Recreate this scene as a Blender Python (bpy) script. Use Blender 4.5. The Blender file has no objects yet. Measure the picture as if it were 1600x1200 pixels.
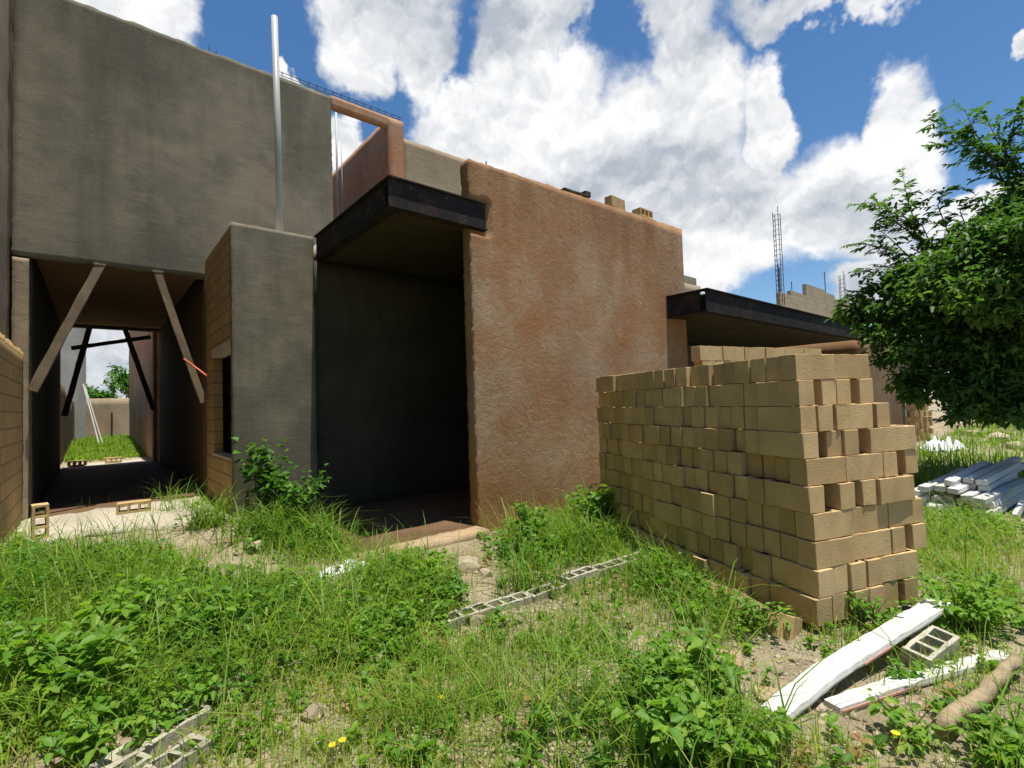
import bpy, bmesh, math, random
import numpy as np
from mathutils import Vector, Matrix
random.seed(7); RNG = np.random.default_rng(7)
SC = bpy.context.scene; COL = SC.collection
rad = math.radians

# ---------------------------------------------------------------- camera
F_PX, PITCH, ROLL, YAW, EYE = 773.0, rad(2.2), rad(1.9), rad(40.1), 1.7
_f0 = np.array([math.sin(YAW), math.cos(YAW), 0]); _r0 = np.array([math.cos(YAW), -math.sin(YAW), 0]); _u0 = np.array([0, 0, 1.0])
FWD = _f0*math.cos(PITCH)+_u0*math.sin(PITCH); _u1 = _u0*math.cos(PITCH)-_f0*math.sin(PITCH)
RGT = _r0*math.cos(ROLL)-_u1*math.sin(ROLL); UPV = _u1*math.cos(ROLL)+_r0*math.sin(ROLL)
EYEP = np.array([0, 0, EYE])
cam = bpy.data.cameras.new('camera'); camo = bpy.data.objects.new('camera', cam); COL.objects.link(camo)
cam.sensor_fit = 'HORIZONTAL'; cam.sensor_width = 36; cam.lens = F_PX/1600*36; cam.clip_start = .05; cam.clip_end = 3000
camo.matrix_world = Matrix(((RGT[0], UPV[0], -FWD[0], 0), (RGT[1], UPV[1], -FWD[1], 0), (RGT[2], UPV[2], -FWD[2], EYE), (0, 0, 0, 1)))
SC.camera = camo

def ray(px, py):
    d = FWD+RGT*(px-800)/F_PX+UPV*(600-py)/F_PX
    return d/np.linalg.norm(d)
def at_z(px, py, z=0.0):                       # survey helper: where the sight line through a photo point meets a level
    d = ray(px, py); return EYEP+d*((z-EYE)/d[2])
def project(p):
    v = np.asarray(p, float)-EYEP; f = v@FWD
    return 800+F_PX*(v@RGT)/f, 600-F_PX*(v@UPV)/f

# ---------------------------------------------------------------- light
SUN = Vector((0.03, -0.165, 1.0)).normalized()
elev = math.asin(SUN.z); azim = math.atan2(SUN.x, SUN.y)
sl = bpy.data.lights.new('sun', 'SUN'); sl.energy = 5.0; sl.angle = rad(.5); sl.color = (1, .94, .82)
so = bpy.data.objects.new('sun', sl); COL.objects.link(so); so.rotation_euler = SUN.to_track_quat('Z', 'Y').to_euler()
SC.view_settings.view_transform = 'Standard'; SC.view_settings.look = 'None'
SC.view_settings.exposure = 0.4; SC.view_settings.gamma = 1
SC.cycles.max_bounces = 7; SC.cycles.diffuse_bounces = 4; SC.cycles.transmission_bounces = 3
W = bpy.data.worlds.new('World'); SC.world = W; W.use_nodes = True
def build_world():
    nt = W.node_tree; nt.nodes.clear(); L = nt.links.new
    def n(t, **k):
        o = nt.nodes.new(t)
        for a, b in k.items():
            if a[0] == '_': o.inputs[int(a[1:])].default_value = b
            else: setattr(o, a, b)
        return o
    out = n('ShaderNodeOutputWorld')
    sky = n('ShaderNodeTexSky', sky_type='NISHITA', sun_disc=False, sun_elevation=elev, sun_rotation=azim, air_density=1.0, dust_density=.25, ozone_density=2.2, altitude=20)
    b1 = n('ShaderNodeBackground', _1=.10)
    hs = n('ShaderNodeHueSaturation'); hs.inputs['Saturation'].default_value = 1.22; hs.inputs['Value'].default_value = 1.0
    L(sky.outputs[0], hs.inputs['Color']); L(hs.outputs[0], b1.inputs[0])
    tc = n('ShaderNodeTexCoord'); g = tc.outputs['Generated']
    # domain warp for ragged outlines
    w1 = n('ShaderNodeTexNoise', noise_dimensions='3D'); w1.inputs['Scale'].default_value = 7; w1.inputs['Detail'].default_value = 5; w1.inputs['Roughness'].default_value = .62
    L(g, w1.inputs['Vector'])
    ws = n('ShaderNodeVectorMath', operation='SUBTRACT'); L(w1.outputs['Color'], ws.inputs[0]); ws.inputs[1].default_value = (.5, .5, .5)
    wm = n('ShaderNodeVectorMath', operation='SCALE'); L(ws.outputs[0], wm.inputs[0]); wm.inputs['Scale'].default_value = .11
    wa = n('ShaderNodeVectorMath', operation='ADD'); L(g, wa.inputs[0]); L(wm.outputs[0], wa.inputs[1]); gw = wa.outputs[0]
    def field(blobs, vec, k):
        prev = None
        for px, py, rx, ry in blobs:
            d = Vector(ray(px, py)); z = Vector((0, 0, 1)); r = d.cross(z).normalized(); u = r.cross(d)
            m = Matrix((r, u, d)).transposed(); c = F_PX*(1+((px-800)/F_PX)**2*.7+((py-600)/F_PX)**2*.7)
            mp = n('ShaderNodeMapping', vector_type='TEXTURE')
            mp.inputs['Location'].default_value = d; mp.inputs['Rotation'].default_value = m.to_euler(); mp.inputs['Scale'].default_value = (rx/c*1.0, ry/c*1.0, .25)
            L(vec, mp.inputs['Vector'])
            ln = n('ShaderNodeVectorMath', operation='LENGTH'); L(mp.outputs[0], ln.inputs[0]); o = ln.outputs['Value']
            if prev is not None:
                mi = n('ShaderNodeMath', operation='SMOOTH_MIN'); L(prev, mi.inputs[0]); L(o, mi.inputs[1]); mi.inputs[2].default_value = k; o = mi.outputs[0]
            prev = o
        return prev
    clouds = [(940, 270, 225, 105), (1090, 130, 85, 78), (560, 25, 85, 50), (655, 45, 75, 60), (800, 105, 72, 75), (860, 190, 120, 60), (1195, 190, 42, 58), (730, 225, 110, 55),
              (1080, 370, 190, 95), (1395, 205, 60, 95), (1320, 320, 130, 95), (1530, 335, 110, 42), (1310, -40, 200, 36), (200, 20, 110, 60),
              (448, 122, 24, 18), (538, 250, 45, 45), (1115, 430, 55, 40), (1420, 430, 130, 65), (165, 560, 190, 120), (1610, 75, 28, 22), (840, -35, 120, 35), (1060, -50, 100, 35),
              (1740, 330, 160, 90), (-120, 200, 200, 160), (2300, 100, 400, 260), (900, -700, 420, 200), (300, -500, 300, 160)]
    D = field([(a, b, c*.93, d*.92) for a, b, c, d in clouds], gw, .08)
    # cauliflower relief: coarse and fine puffs push the outline about and carry the light
    def puffs(vec, det=8, cells=True):
        a = n('ShaderNodeTexNoise'); a.inputs['Scale'].default_value = 6.5; a.inputs['Detail'].default_value = det; a.inputs['Roughness'].default_value = .56; L(vec, a.inputs['Vector'])
        if not cells: return a.outputs['Fac']
        v = n('ShaderNodeTexVoronoi', feature='F1'); v.inputs['Scale'].default_value = 19; L(vec, v.inputs['Vector'])
        q = n('ShaderNodeMath', operation='MULTIPLY_ADD'); L(v.outputs['Distance'], q.inputs[0]); q.inputs[1].default_value = -.20; L(a.outputs['Fac'], q.inputs[2]); return q.outputs[0]
    p0 = puffs(gw)
    D2 = n('ShaderNodeMath', operation='MULTIPLY_ADD'); L(p0, D2.inputs[0]); D2.inputs[1].default_value = -.78; 
    Da = n('ShaderNodeMath', operation='ADD'); L(D, Da.inputs[0]); Da.inputs[1].default_value = .27; L(Da.outputs[0], D2.inputs[2])
    mask = n('ShaderNodeMapRange', interpolation_type='SMOOTHSTEP'); L(D2.outputs[0], mask.inputs[0])
    mask.inputs[1].default_value = 1.08; mask.inputs[2].default_value = .74; mask.inputs[3].default_value = 0; mask.inputs[4].default_value = 1
    def relief(off, sc, det):
        up = n('ShaderNodeVectorMath', operation='ADD'); L(gw, up.inputs[0]); up.inputs[1].default_value = off; r_ = []
        for vec in (gw, up.outputs[0]):
            a = n('ShaderNodeTexNoise'); a.inputs['Scale'].default_value = sc; a.inputs['Detail'].default_value = det; a.inputs['Roughness'].default_value = .5; L(vec, a.inputs['Vector']); r_.append(a)
        q = n('ShaderNodeMath', operation='SUBTRACT'); L(r_[0].outputs['Fac'], q.inputs[0]); L(r_[1].outputs['Fac'], q.inputs[1]); return q
    df = n('ShaderNodeMath', operation='ADD'); L(relief((-.012, .0, .040), 5.5, 3).outputs[0], df.inputs[0]); L(relief((-.004, 0, .014), 15, 4).outputs[0], df.inputs[1])
    grey = field([(1000, 300, 250, 85), (930, 330, 200, 60), (1150, 300, 90, 60), (700, 0, 260, 45), (1330, 330, 120, 75), (1440, 440, 260, 60), (1010, 20, 300, 40), (1200, 0, 200, 40), (100, 580, 300, 120)], gw, .3)
    gm = n('ShaderNodeMapRange', interpolation_type='SMOOTHSTEP'); L(grey, gm.inputs[0])
    gm.inputs[1].default_value = 1.08; gm.inputs[2].default_value = .35; gm.inputs[3].default_value = 0; gm.inputs[4].default_value = .44
    a = n('ShaderNodeMath', operation='MULTIPLY_ADD'); L(df.outputs[0], a.inputs[0]); a.inputs[1].default_value = 1.5; a.inputs[2].default_value = .86
    b = n('ShaderNodeMath', operation='SUBTRACT'); L(a.outputs[0], b.inputs[0]); L(gm.outputs[0], b.inputs[1])
    cl = n('ShaderNodeClamp'); L(b.outputs[0], cl.inputs[0]); cl.inputs[1].default_value = .22; cl.inputs[2].default_value = 1.02
    cr = n('ShaderNodeMix', data_type='RGBA'); cr.inputs[6].default_value = (.30, .36, .45, 1); cr.inputs[7].default_value = (1, 1, 1, 1); L(cl.outputs[0], cr.inputs[0])
    b2 = n('ShaderNodeBackground', _1=.78); L(cr.outputs[2], b2.inputs[0])
    mx = n('ShaderNodeMixShader'); L(mask.outputs[0], mx.inputs[0]); L(b1.outputs[0], mx.inputs[1]); L(b2.outputs[0], mx.inputs[2]); L(mx.outputs[0], out.inputs[0])
build_world()

# ---------------------------------------------------------------- numeric noise
def _hash(i, j, k):
    h = (i*374761393+j*668265263+k*2147483647*0+k*1274126177) & 0xffffffff
    h = ((h ^ (h >> 13))*1274126177) & 0xffffffff
    return ((h ^ (h >> 16)) & 0xffff)/65535.0
def vnoise(p):
    p = np.asarray(p, float); i = np.floor(p).astype(np.int64); f = p-i; f = f*f*(3-2*f); r = 0
    for a in (0, 1):
        for b in (0, 1):
            for c in (0, 1):
                r = r+_hash(i[..., 0]+a, i[..., 1]+b, i[..., 2]+c)*(f[..., 0] if a else 1-f[..., 0])*(f[..., 1] if b else 1-f[..., 1])*(f[..., 2] if c else 1-f[..., 2])
    return r
def fbm(p, s=1.0, o=4):
    p = np.asarray(p, float)*s; r = 0; a = .5; t = 0
    for k in range(o):
        r = r+a*vnoise(p+k*17.3); t += a; a *= .5; p = p*2.03
    return r/t-.5
def sstep(a, b, x):
    t = np.clip((x-a)/(b-a), 0, 1); return t*t*(3-2*t)
def ground_z(x, y):
    x = np.asarray(x, float); y = np.asarray(y, float)
    z = .25*sstep(3.0, 8.0, y)
    p = np.stack([x, y, x*0], -1)
    inside = (x > 2.25) & (x < 9.1) & (y > 5.12) & (y < 9.9)
    z = np.where(inside, -.06, z)
    return z+(fbm(p, .9, 3)*.10+fbm(p, 4, 2)*.03)*(1-.85*sstep(7, 8.5, y))*np.exp(-((x*x+y*y)/3000))
def gz(x, y): return float(ground_z(x, y))

# ---------------------------------------------------------------- materials
def mat(name):
    m = bpy.data.materials.new(name); m.use_nodes = True; nt = m.node_tree; nt.nodes.clear()
    out = nt.nodes.new('ShaderNodeOutputMaterial'); bs = nt.nodes.new('ShaderNodeBsdfPrincipled'); nt.links.new(bs.outputs[0], out.inputs[0])
    bs.inputs['Specular IOR Level'].default_value = .25
    return m, nt, bs, out
class T:
    def __init__(s, nt): s.nt = nt; s.L = nt.links.new
    def n(s, t, ins=None, **k):
        o = s.nt.nodes.new(t)
        for a, b in k.items(): setattr(o, a, b)
        for a, b in (ins or {}).items():
            if hasattr(b, 'is_linked'): s.L(b, o.inputs[a])
            else: o.inputs[a].default_value = b
        return o
    def coord(s, rnd=False, scale=None):
        v = s.n('ShaderNodeTexCoord').outputs['Object']
        if rnd:
            oi = s.n('ShaderNodeObjectInfo').outputs['Random']
            m = s.n('ShaderNodeMath', {0: oi, 1: 37.0}, operation='MULTIPLY').outputs[0]
            v = s.n('ShaderNodeVectorMath', {0: v, 1: s.n('ShaderNodeCombineXYZ', {0: m, 1: m, 2: m}).outputs[0]}, operation='ADD').outputs[0]
        if scale: v = s.n('ShaderNodeMapping', {0: v, 3: scale}).outputs[0]
        return v
    def noise(s, v, sc, d=4, r=.55, dist=0): return s.n('ShaderNodeTexNoise', {'Vector': v, 'Scale': sc, 'Detail': d, 'Roughness': r, 'Distortion': dist}).outputs['Fac']
    def ramp(s, f, pts, interp='LINEAR'):
        o = s.n('ShaderNodeValToRGB', {0: f}); e = o.color_ramp; e.interpolation = interp
        while len(e.elements) < len(pts): e.elements.new(.5)
        for el, (p, c) in zip(e.elements, pts): el.position = p; el.color = (c if isinstance(c, tuple) else (c, c, c))+(1,) if not (isinstance(c, tuple) and len(c) == 4) else c
        return o.outputs[0]
    def mix(s, f, a, b, mode='MIX'):
        o = s.n('ShaderNodeMix', data_type='RGBA', blend_type=mode)
        for i, v in ((0, f), (6, a), (7, b)):
            if hasattr(v, 'is_linked'): s.L(v, o.inputs[i])
            else: o.inputs[i].default_value = v if not isinstance(v, tuple) else (v+(1,) if len(v) == 3 else v)
        return o.outputs[2]
    def math(s, op, a, b=0.0): return s.n('ShaderNodeMath', {0: a, 1: b}, operation=op).outputs[0]
    def bump(s, h, st, dist=.02, prev=None):
        o = s.n('ShaderNodeBump', {'Height': h, 'Strength': st, 'Distance': dist})
        if prev is not None: s.L(prev, o.inputs['Normal'])
        return o.outputs[0]

def plaster(name, c0, c1, c2, stain=.5, streak=(5, 5, .5), rough=.25, grain=40, trowel=(.6, .6, 3.0), bd=.02, specks=0.0, top=None, contrast=.06, crack=.35, base=None):
    m, nt, bs, out = mat(name); t = T(nt); v = t.coord()
    big = t.noise(v, .55, 5, .6, .4); mid = t.noise(v, 2.3, 6, .62, .3)
    c = t.ramp(big, [(.5-contrast*1.3, c0), (.5, c1), (.5+contrast*1.3, c2)])
    c = t.mix(t.ramp(mid, [(.40, 0.0), (.62, .65)]), c, t.ramp(t.noise(v, 1.3, 4), [(.44, c2), (.56, c0)]))
    st = t.noise(t.coord(scale=streak), 1.0, 5, .6)                                   # water stains run downwards
    c = t.mix(t.ramp(st, [(.48, 0.0), (.72, stain)]), c, tuple(x*.45 for x in c0))
    if top:                                                                           # rain-washed dark streaks hanging from the wall top
        zz = t.n('ShaderNodeSeparateXYZ', {0: v}).outputs[2]
        k = t.math('MULTIPLY', t.n('ShaderNodeMapRange', {0: zz, 1: top[0], 2: top[1], 3: 0.0, 4: 1.0}).outputs[0], t.ramp(t.noise(t.coord(scale=(1.5, 1.5, .35)), 1.4, 6, .65), [(.36, 0.0), (.6, 1.0)]))
        c = t.mix(t.math('MULTIPLY', k, .8), c, tuple(x*.5 for x in c0))
    tr = t.noise(t.coord(scale=trowel), 2.2, 6, .65, 1.2)                             # trowel sweeps
    c = t.mix(t.ramp(tr, [(.3, .35), (.7, 0.0)]), c, tuple(x*.6 for x in c1), 'MIX')
    fine = t.noise(v, grain, 4, .7)
    c = t.mix(.22, c, t.ramp(fine, [(.3, tuple(x*.4 for x in c1)), (.7, tuple(min(1, x*1.6) for x in c1))]), 'MIX')
    if base:                                                                          # earth splashed up the foot of the wall
        zz = t.n('ShaderNodeSeparateXYZ', {0: v}).outputs[2]; zz = t.math('ADD', zz, t.math('MULTIPLY', t.noise(v, 2.6, 6, .65), -1.1))
        c = t.mix(t.n('ShaderNodeMapRange', {0: zz, 1: .35, 2: -.35, 3: 0.0, 4: .75}).outputs[0], c, base)
    if crack:
        wv = t.n('ShaderNodeVectorMath', {0: v, 1: t.n('ShaderNodeVectorMath', {0: t.n('ShaderNodeTexNoise', {'Vector': v, 'Scale': 2.5, 'Detail': 6.0}).outputs['Color'], 1: (.5, .5, .5)}, operation='MULTIPLY').outputs[0]}, operation='ADD').outputs[0]
        ce = t.n('ShaderNodeTexVoronoi', {'Vector': wv, 'Scale': .45}, feature='DISTANCE_TO_EDGE').outputs['Distance']
        c = t.mix(t.math('MULTIPLY', t.ramp(ce, [(.0, crack), (.006, 0.0)]), t.ramp(t.noise(v, .8, 3), [(.45, 0.0), (.6, 1.0)])), c, tuple(x*.3 for x in c0))
    if specks:
        vo = t.n('ShaderNodeTexVoronoi', {'Vector': v, 'Scale': 26.0, 'Randomness': 1.0}).outputs['Distance']
        c = t.mix(t.ramp(vo, [(.08, specks), (.22, 0.0)]), c, tuple(x*.5 for x in c0))
    nt.links.new(c, bs.inputs['Base Color']); bs.inputs['Roughness'].default_value = .92
    h = t.math('ADD', t.math('MULTIPLY', tr, .8), t.math('ADD', t.math('MULTIPLY', t.noise(v, 14, 6, .7), .5), t.math('MULTIPLY', fine, .5)))
    nt.links.new(t.bump(h, rough, bd), bs.inputs['Normal'])
    return m
GREY = plaster('grey_plaster', (.12, .113, .083), (.20, .18, .131), (.275, .238, .17), .65, (1.7, 1.7, .2), .35, 55, (.35, .35, 1.3), .02, .15, (6.3, 8.3), .08, .16, (.10, .085, .055))
GREYD = plaster('raw_grey_plaster', (.10, .096, .074), (.145, .138, .106), (.185, .172, .13), .45, (2.0, 2.0, .25), .25, 55, (.5, .5, 1.2), .02)
BROWN = plaster('red_earth_plaster', (.36, .16, .062), (.395, .23, .118), (.47, .355, .235), .45, (1.1, 1.1, .25), 1.0, 60, (3, 3, 3), .022, .7, (3.0, 4.8), .085, .12, (.26, .13, .05))
TERRA = plaster('terracotta_plaster', (.36, .17, .09), (.42, .22, .12), (.44, .29, .19), .4, (2, 2, .4), .5, 45, (1, 1, 2), .03)
TANPL = plaster('tan_plaster', (.30, .23, .15), (.35, .275, .185), (.40, .32, .22), .4, (2, 2, .3), .4, 45, (1, 1, 2), .02)
WHITEPL = plaster('pale_plaster', (.34, .335, .30), (.40, .395, .36), (.46, .45, .41), .4, (1, 1, .3), .2, 45)
CONC = plaster('bare_concrete', (.38, .34, .28), (.47, .42, .345), (.56, .50, .42), .2, (1, 1, 1), .35, 30, (1, 1, 1), .02)
SOFF = plaster('shaded_soffit_concrete', (.045, .037, .02), (.062, .05, .028), (.08, .06, .034), .5, (1, 1, 1), .4, 30, (2, .6, 1), .02)  # concrete darkened, the shade under the canopies is in its colour
STEPM = plaster('sunlit_step', (.36, .25, .15), (.44, .32, .20), (.52, .41, .29), .3, (1, 1, 1), .5, 30, (1, 1, 1), .02)  # pale step concrete with warm sunlight put into its colour
SHADEB = plaster('tree_shaded_render', (.17, .10, .055), (.21, .13, .07), (.25, .165, .10), .4, (1.5, 1.5, .3), .4, 40, (1, 1, 1), .02)  # brown render darkened, the tree's shade is put into the colour
DIRT = plaster('dirt_floor', (.10, .055, .03), (.14, .08, .045), (.18, .11, .065), .2, (1, 1, 1), .4, 30, (1, 1, 1), .02)
INNER = plaster('shaded_grey_plaster', (.05, .046, .03), (.068, .062, .043), (.09, .082, .058), .5, (1.2, 1.2, .2), .3, 50, (.5, .5, 1.2), .02)  # darker copy of the grey plaster, porch and passage shade painted in
ORANGE = plaster('stained_concrete', (.24, .135, .07), (.28, .165, .09), (.32, .20, .12), .4, (1, 1, 1), .4, 30, (1, 1, 1), .02)

def masonry(name, axis, cols, mortar, bw=.40, bh=.20, ms=.010):
    m, nt, bs, out = mat(name); t = T(nt); v = t.coord()
    sp = t.n('ShaderNodeSeparateXYZ', {0: v})
    vv = t.n('ShaderNodeCombineXYZ', {0: sp.outputs[axis], 1: sp.outputs[2]}).outputs[0]
    vv = t.n('ShaderNodeVectorMath', {0: vv, 1: t.n('ShaderNodeVectorMath', {0: t.n('ShaderNodeTexNoise', {'Vector': v, 'Scale': 5.0}).outputs['Color'], 1: (.018, .018, 0)}, operation='MULTIPLY').outputs[0]}, operation='ADD').outputs[0]
    b = t.n('ShaderNodeTexBrick', {'Vector': vv, 'Color1': cols[0]+(1,), 'Color2': cols[1]+(1,), 'Mortar': mortar+(1,), 'Scale': 1.0, 'Mortar Size': ms, 'Mortar Smooth': .25, 'Bias': 0.0, 'Brick Width': bw, 'Row Height': bh})
    c = t.mix(t.ramp(t.noise(v, 1.6, 6, .65), [(.35, 0.0), (.75, .6)]), b.outputs['Color'], tuple(x*.55 for x in cols[0]))
    c = t.mix(.25, c, t.ramp(t.noise(v, 70, 3, .7), [(.3, tuple(x*.4 for x in cols[0])), (.7, tuple(min(1, x*1.5) for x in cols[1]))]))
    nt.links.new(c, bs.inputs['Base Color']); bs.inputs['Roughness'].default_value = .95
    h = t.math('ADD', t.math('MULTIPLY', b.outputs['Fac'], -1.3), t.math('MULTIPLY', t.noise(v, 35, 4, .7), .6))
    nt.links.new(t.bump(h, .6, .012), bs.inputs['Normal']); return m
MASY = masonry('block_masonry_tan', 1, ((.46, .31, .135), (.34, .23, .105)), (.16, .11, .055), ms=.014)
MASX = masonry('block_masonry_front', 0, ((.40, .33, .23), (.33, .265, .18)), (.22, .18, .13))
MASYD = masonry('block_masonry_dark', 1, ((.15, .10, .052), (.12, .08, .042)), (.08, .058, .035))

def solid(name, c, rough=.9, var=.35, sc=8.0, bump=.3, bsc=40.0, rnd=True, metal=0.0, dirt=None, dist=.006, specks=None, lo=(.80, .79, .77)):
    m, nt, bs, out = mat(name); t = T(nt); v = t.coord(rnd)
    n1 = t.noise(v, sc, 5, .6)
    col = t.ramp(n1, [(.25, tuple(x*(1-var) for x in c)), (.5, c), (.75, tuple(min(1, x*(1+var*.6)) for x in c))])
    if rnd:
        r = t.n('ShaderNodeObjectInfo').outputs['Random']
        col = t.mix(1.0, col, t.ramp(r, [(0, lo), (1, (1.0, 1.0, 1.0))]), 'MULTIPLY')
    if dirt: col = t.mix(t.ramp(t.noise(v, sc*.45, 6, .65), [(.5, 0.0), (.72, .85)]), col, dirt)
    if specks: col = t.mix(t.math('MULTIPLY', t.ramp(t.noise(v, specks[1], 3, .6), [(.58, 0.0), (.64, 1.0)]), t.ramp(t.noise(v, specks[1]*.12, 3), [(.5, 0.0), (.66, .35)])), col, specks[0])
    nt.links.new(col, bs.inputs['Base Color']); bs.inputs['Roughness'].default_value = rough; bs.inputs['Metallic'].default_value = metal
    if bump: nt.links.new(t.bump(t.noise(v, bsc, 4, .7), bump, dist), bs.inputs['Normal'])
    return m
BLOCK = solid('concrete_block', (.63, .45, .23), .95, .2, 5, .9, 85, dirt=(.46, .31, .14), dist=.008, lo=(.70, .68, .64))
BLOCKP = solid('pale_block', (.46, .43, .35), .95, .25, 6, .7, 60, dirt=(.22, .19, .12), dist=.01)
STEEL = solid('dark_painted_steel', (.018, .0165, .016), .85, .5, 6, .25, 30, dirt=(.06, .034, .022), specks=((.34, .32, .28), 40))
RUST = solid('rusty_steel', (.13, .055, .028), .85, .5, 20, .4, 60)
REBAR = solid('rebar_steel', (.10, .09, .085), .7, .4, 30, 0)
TIMBER = solid('weathered_timber', (.21, .16, .105), .85, .35, 5, .5, 24, dirt=(.14, .10, .065))
TIMBERD = solid('dark_timber', (.085, .06, .042), .85, .35, 5, .5, 24)
LOGM = solid('bark', (.36, .28, .175), .9, .35, 14, .8, 30, dirt=(.22, .165, .10), dist=.02)
PVC = solid('grey_pvc', (.50, .51, .50), .45, .08, 3, 0)
FOAM = solid('white_foam', (.66, .66, .64), .85, .1, 9, .5, 60, dirt=(.50, .46, .38), dist=.008, lo=(.86, .85, .83))
FOAMP = solid('pink_foam_edge', (.62, .33, .26), .85, .2, 12, .2, 60)
PLASTIC = solid('plastic_sheet', (.72, .75, .78), .35, .12, 6, .3, 12)
ORANGEP = solid('orange_conduit', (.62, .12, .05), .5, .1, 10, 0)
BARK = solid('tree_bark', (.10, .08, .06), .9, .4, 10, .8, 25, dist=.02)
STONE = solid('limestone', (.50, .42, .31), .95, .3, 7, .7, 40, dirt=(.36, .26, .16), dist=.015)
BRICKR = solid('broken_block', (.46, .34, .22), .95, .25, 7, .7, 50, dirt=(.38, .25, .15), dist=.01)

def leafmat(name, stops, trans=.35, rough=.5, spec=.3):
    m, nt, bs, out = mat(name); t = T(nt)
    a = t.n('ShaderNodeAttribute', attribute_name='tint').outputs['Fac']
    c = t.ramp(a, stops)
    nt.links.new(c, bs.inputs['Base Color']); bs.inputs['Roughness'].default_value = rough; bs.inputs['Specular IOR Level'].default_value = spec
    tr = t.n('ShaderNodeBsdfTranslucent', {0: t.mix(1.0, c, (1.5, 1.7, .7), 'MULTIPLY')})
    mx = t.n('ShaderNodeMixShader', {0: trans, 1: bs.outputs[0], 2: tr.outputs[0]}); nt.links.new(mx.outputs[0], out.inputs[0])
    return m
GRASSM = leafmat('grass_blade', [(0, (.055, .125, .017)), (.35, (.125, .24, .027)), (.65, (.25, .355, .042)), (.85, (.33, .35, .07)), (1, (.42, .32, .14))], .4, .55, .25)
WEEDM = leafmat('weed_leaf', [(0, (.04, .115, .017)), (.4, (.10, .235, .024)), (.75, (.19, .33, .034)), (1, (.30, .37, .05))], .4, .5, .3)
TREEM = leafmat('tree_leaf', [(0, (.035, .085, .02)), (.5, (.08, .17, .03)), (1, (.16, .26, .045))], .4, .5, .3)
DRYM = leafmat('dry_leaf', [(0, (.22, .12, .05)), (1, (.34, .22, .10))], .2, .8, .1)
YELM = leafmat('yellow_flower', [(0, (.75, .55, .03)), (1, (.85, .7, .05))], .2, .6, .1)

def groundmat():
    m, nt, bs, out = mat('bare_earth'); t = T(nt); v = t.coord()
    c = t.ramp(t.noise(v, .8, 6, .62), [(.3, (.25, .185, .105)), (.5, (.37, .295, .19)), (.7, (.50, .43, .32))])
    c = t.mix(t.ramp(t.noise(v, 1.7, 6, .65), [(.42, 0.0), (.62, .8)]), c, (.16, .135, .06))
    vo = t.n('ShaderNodeTexVoronoi', {'Vector': v, 'Scale': 38.0}); c = t.mix(t.ramp(vo.outputs['Distance'], [(.12, .55), (.38, 0.0)]), c, t.ramp(t.noise(v, 20, 2), [(.4, (.33, .26, .17)), (.65, (.66, .61, .52))]))
    c = t.mix(.3, c, t.ramp(t.noise(v, 55, 4, .7), [(.3, (.12, .085, .045)), (.7, (.66, .6, .48))]))
    nt.links.new(c, bs.inputs['Base Color']); bs.inputs['Roughness'].default_value = 1
    h = t.math('ADD', t.math('MULTIPLY', vo.outputs['Distance'], -.6), t.noise(v, 45, 5, .7))
    nt.links.new(t.bump(h, .8, .03), bs.inputs['Normal']); return m
EARTH = groundmat()

# ---------------------------------------------------------------- mesh helpers
def link_mesh(name, V, Fs, m, parent=None, loc=(0, 0, 0), tint=None, smooth=False):
    V = np.asarray(V, dtype=np.float32).reshape(-1, 3); off = np.array(loc, dtype=np.float32)
    me = bpy.data.meshes.new(name)
    if isinstance(Fs, np.ndarray):
        k = Fs.shape[1]; me.vertices.add(len(V)); me.vertices.foreach_set('co', (V-off).ravel())
        me.loops.add(Fs.size); me.loops.foreach_set('vertex_index', Fs.astype(np.int32).ravel())
        me.polygons.add(len(Fs)); me.polygons.foreach_set('loop_start', np.arange(0, Fs.size, k, dtype=np.int32))
        try: me.polygons.foreach_set('loop_total', np.full(len(Fs), k, dtype=np.int32))
        except Exception: pass
        me.update(calc_edges=True); me.validate()
    else:
        me.from_pydata([tuple(v-off) for v in V], [], Fs); me.update()
    if tint is not None:
        at = me.attributes.new('tint', 'FLOAT', 'POINT'); at.data.foreach_set('value', np.asarray(tint, dtype=np.float32))
    if smooth: me.polygons.foreach_set('use_smooth', [True]*len(me.polygons))
    me.materials.append(m)
    o = bpy.data.objects.new(name, me); COL.objects.link(o)
    if parent is not None: o.parent = parent
    else: o.location = loc
    return o
def tag(o, label=None, cat=None, group=None, kind=None):
    if label: o['label'] = label
    if cat: o['category'] = cat
    if group: o['group'] = group
    if kind: o['kind'] = kind
    return o
def empty(name, loc, label, cat, group=None, rot=None):
    o = bpy.data.objects.new(name, None); COL.objects.link(o); o.location = loc; o.empty_display_size = .1
    if rot is not None: o.rotation_euler = rot
    return tag(o, label, cat, group)
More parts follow.
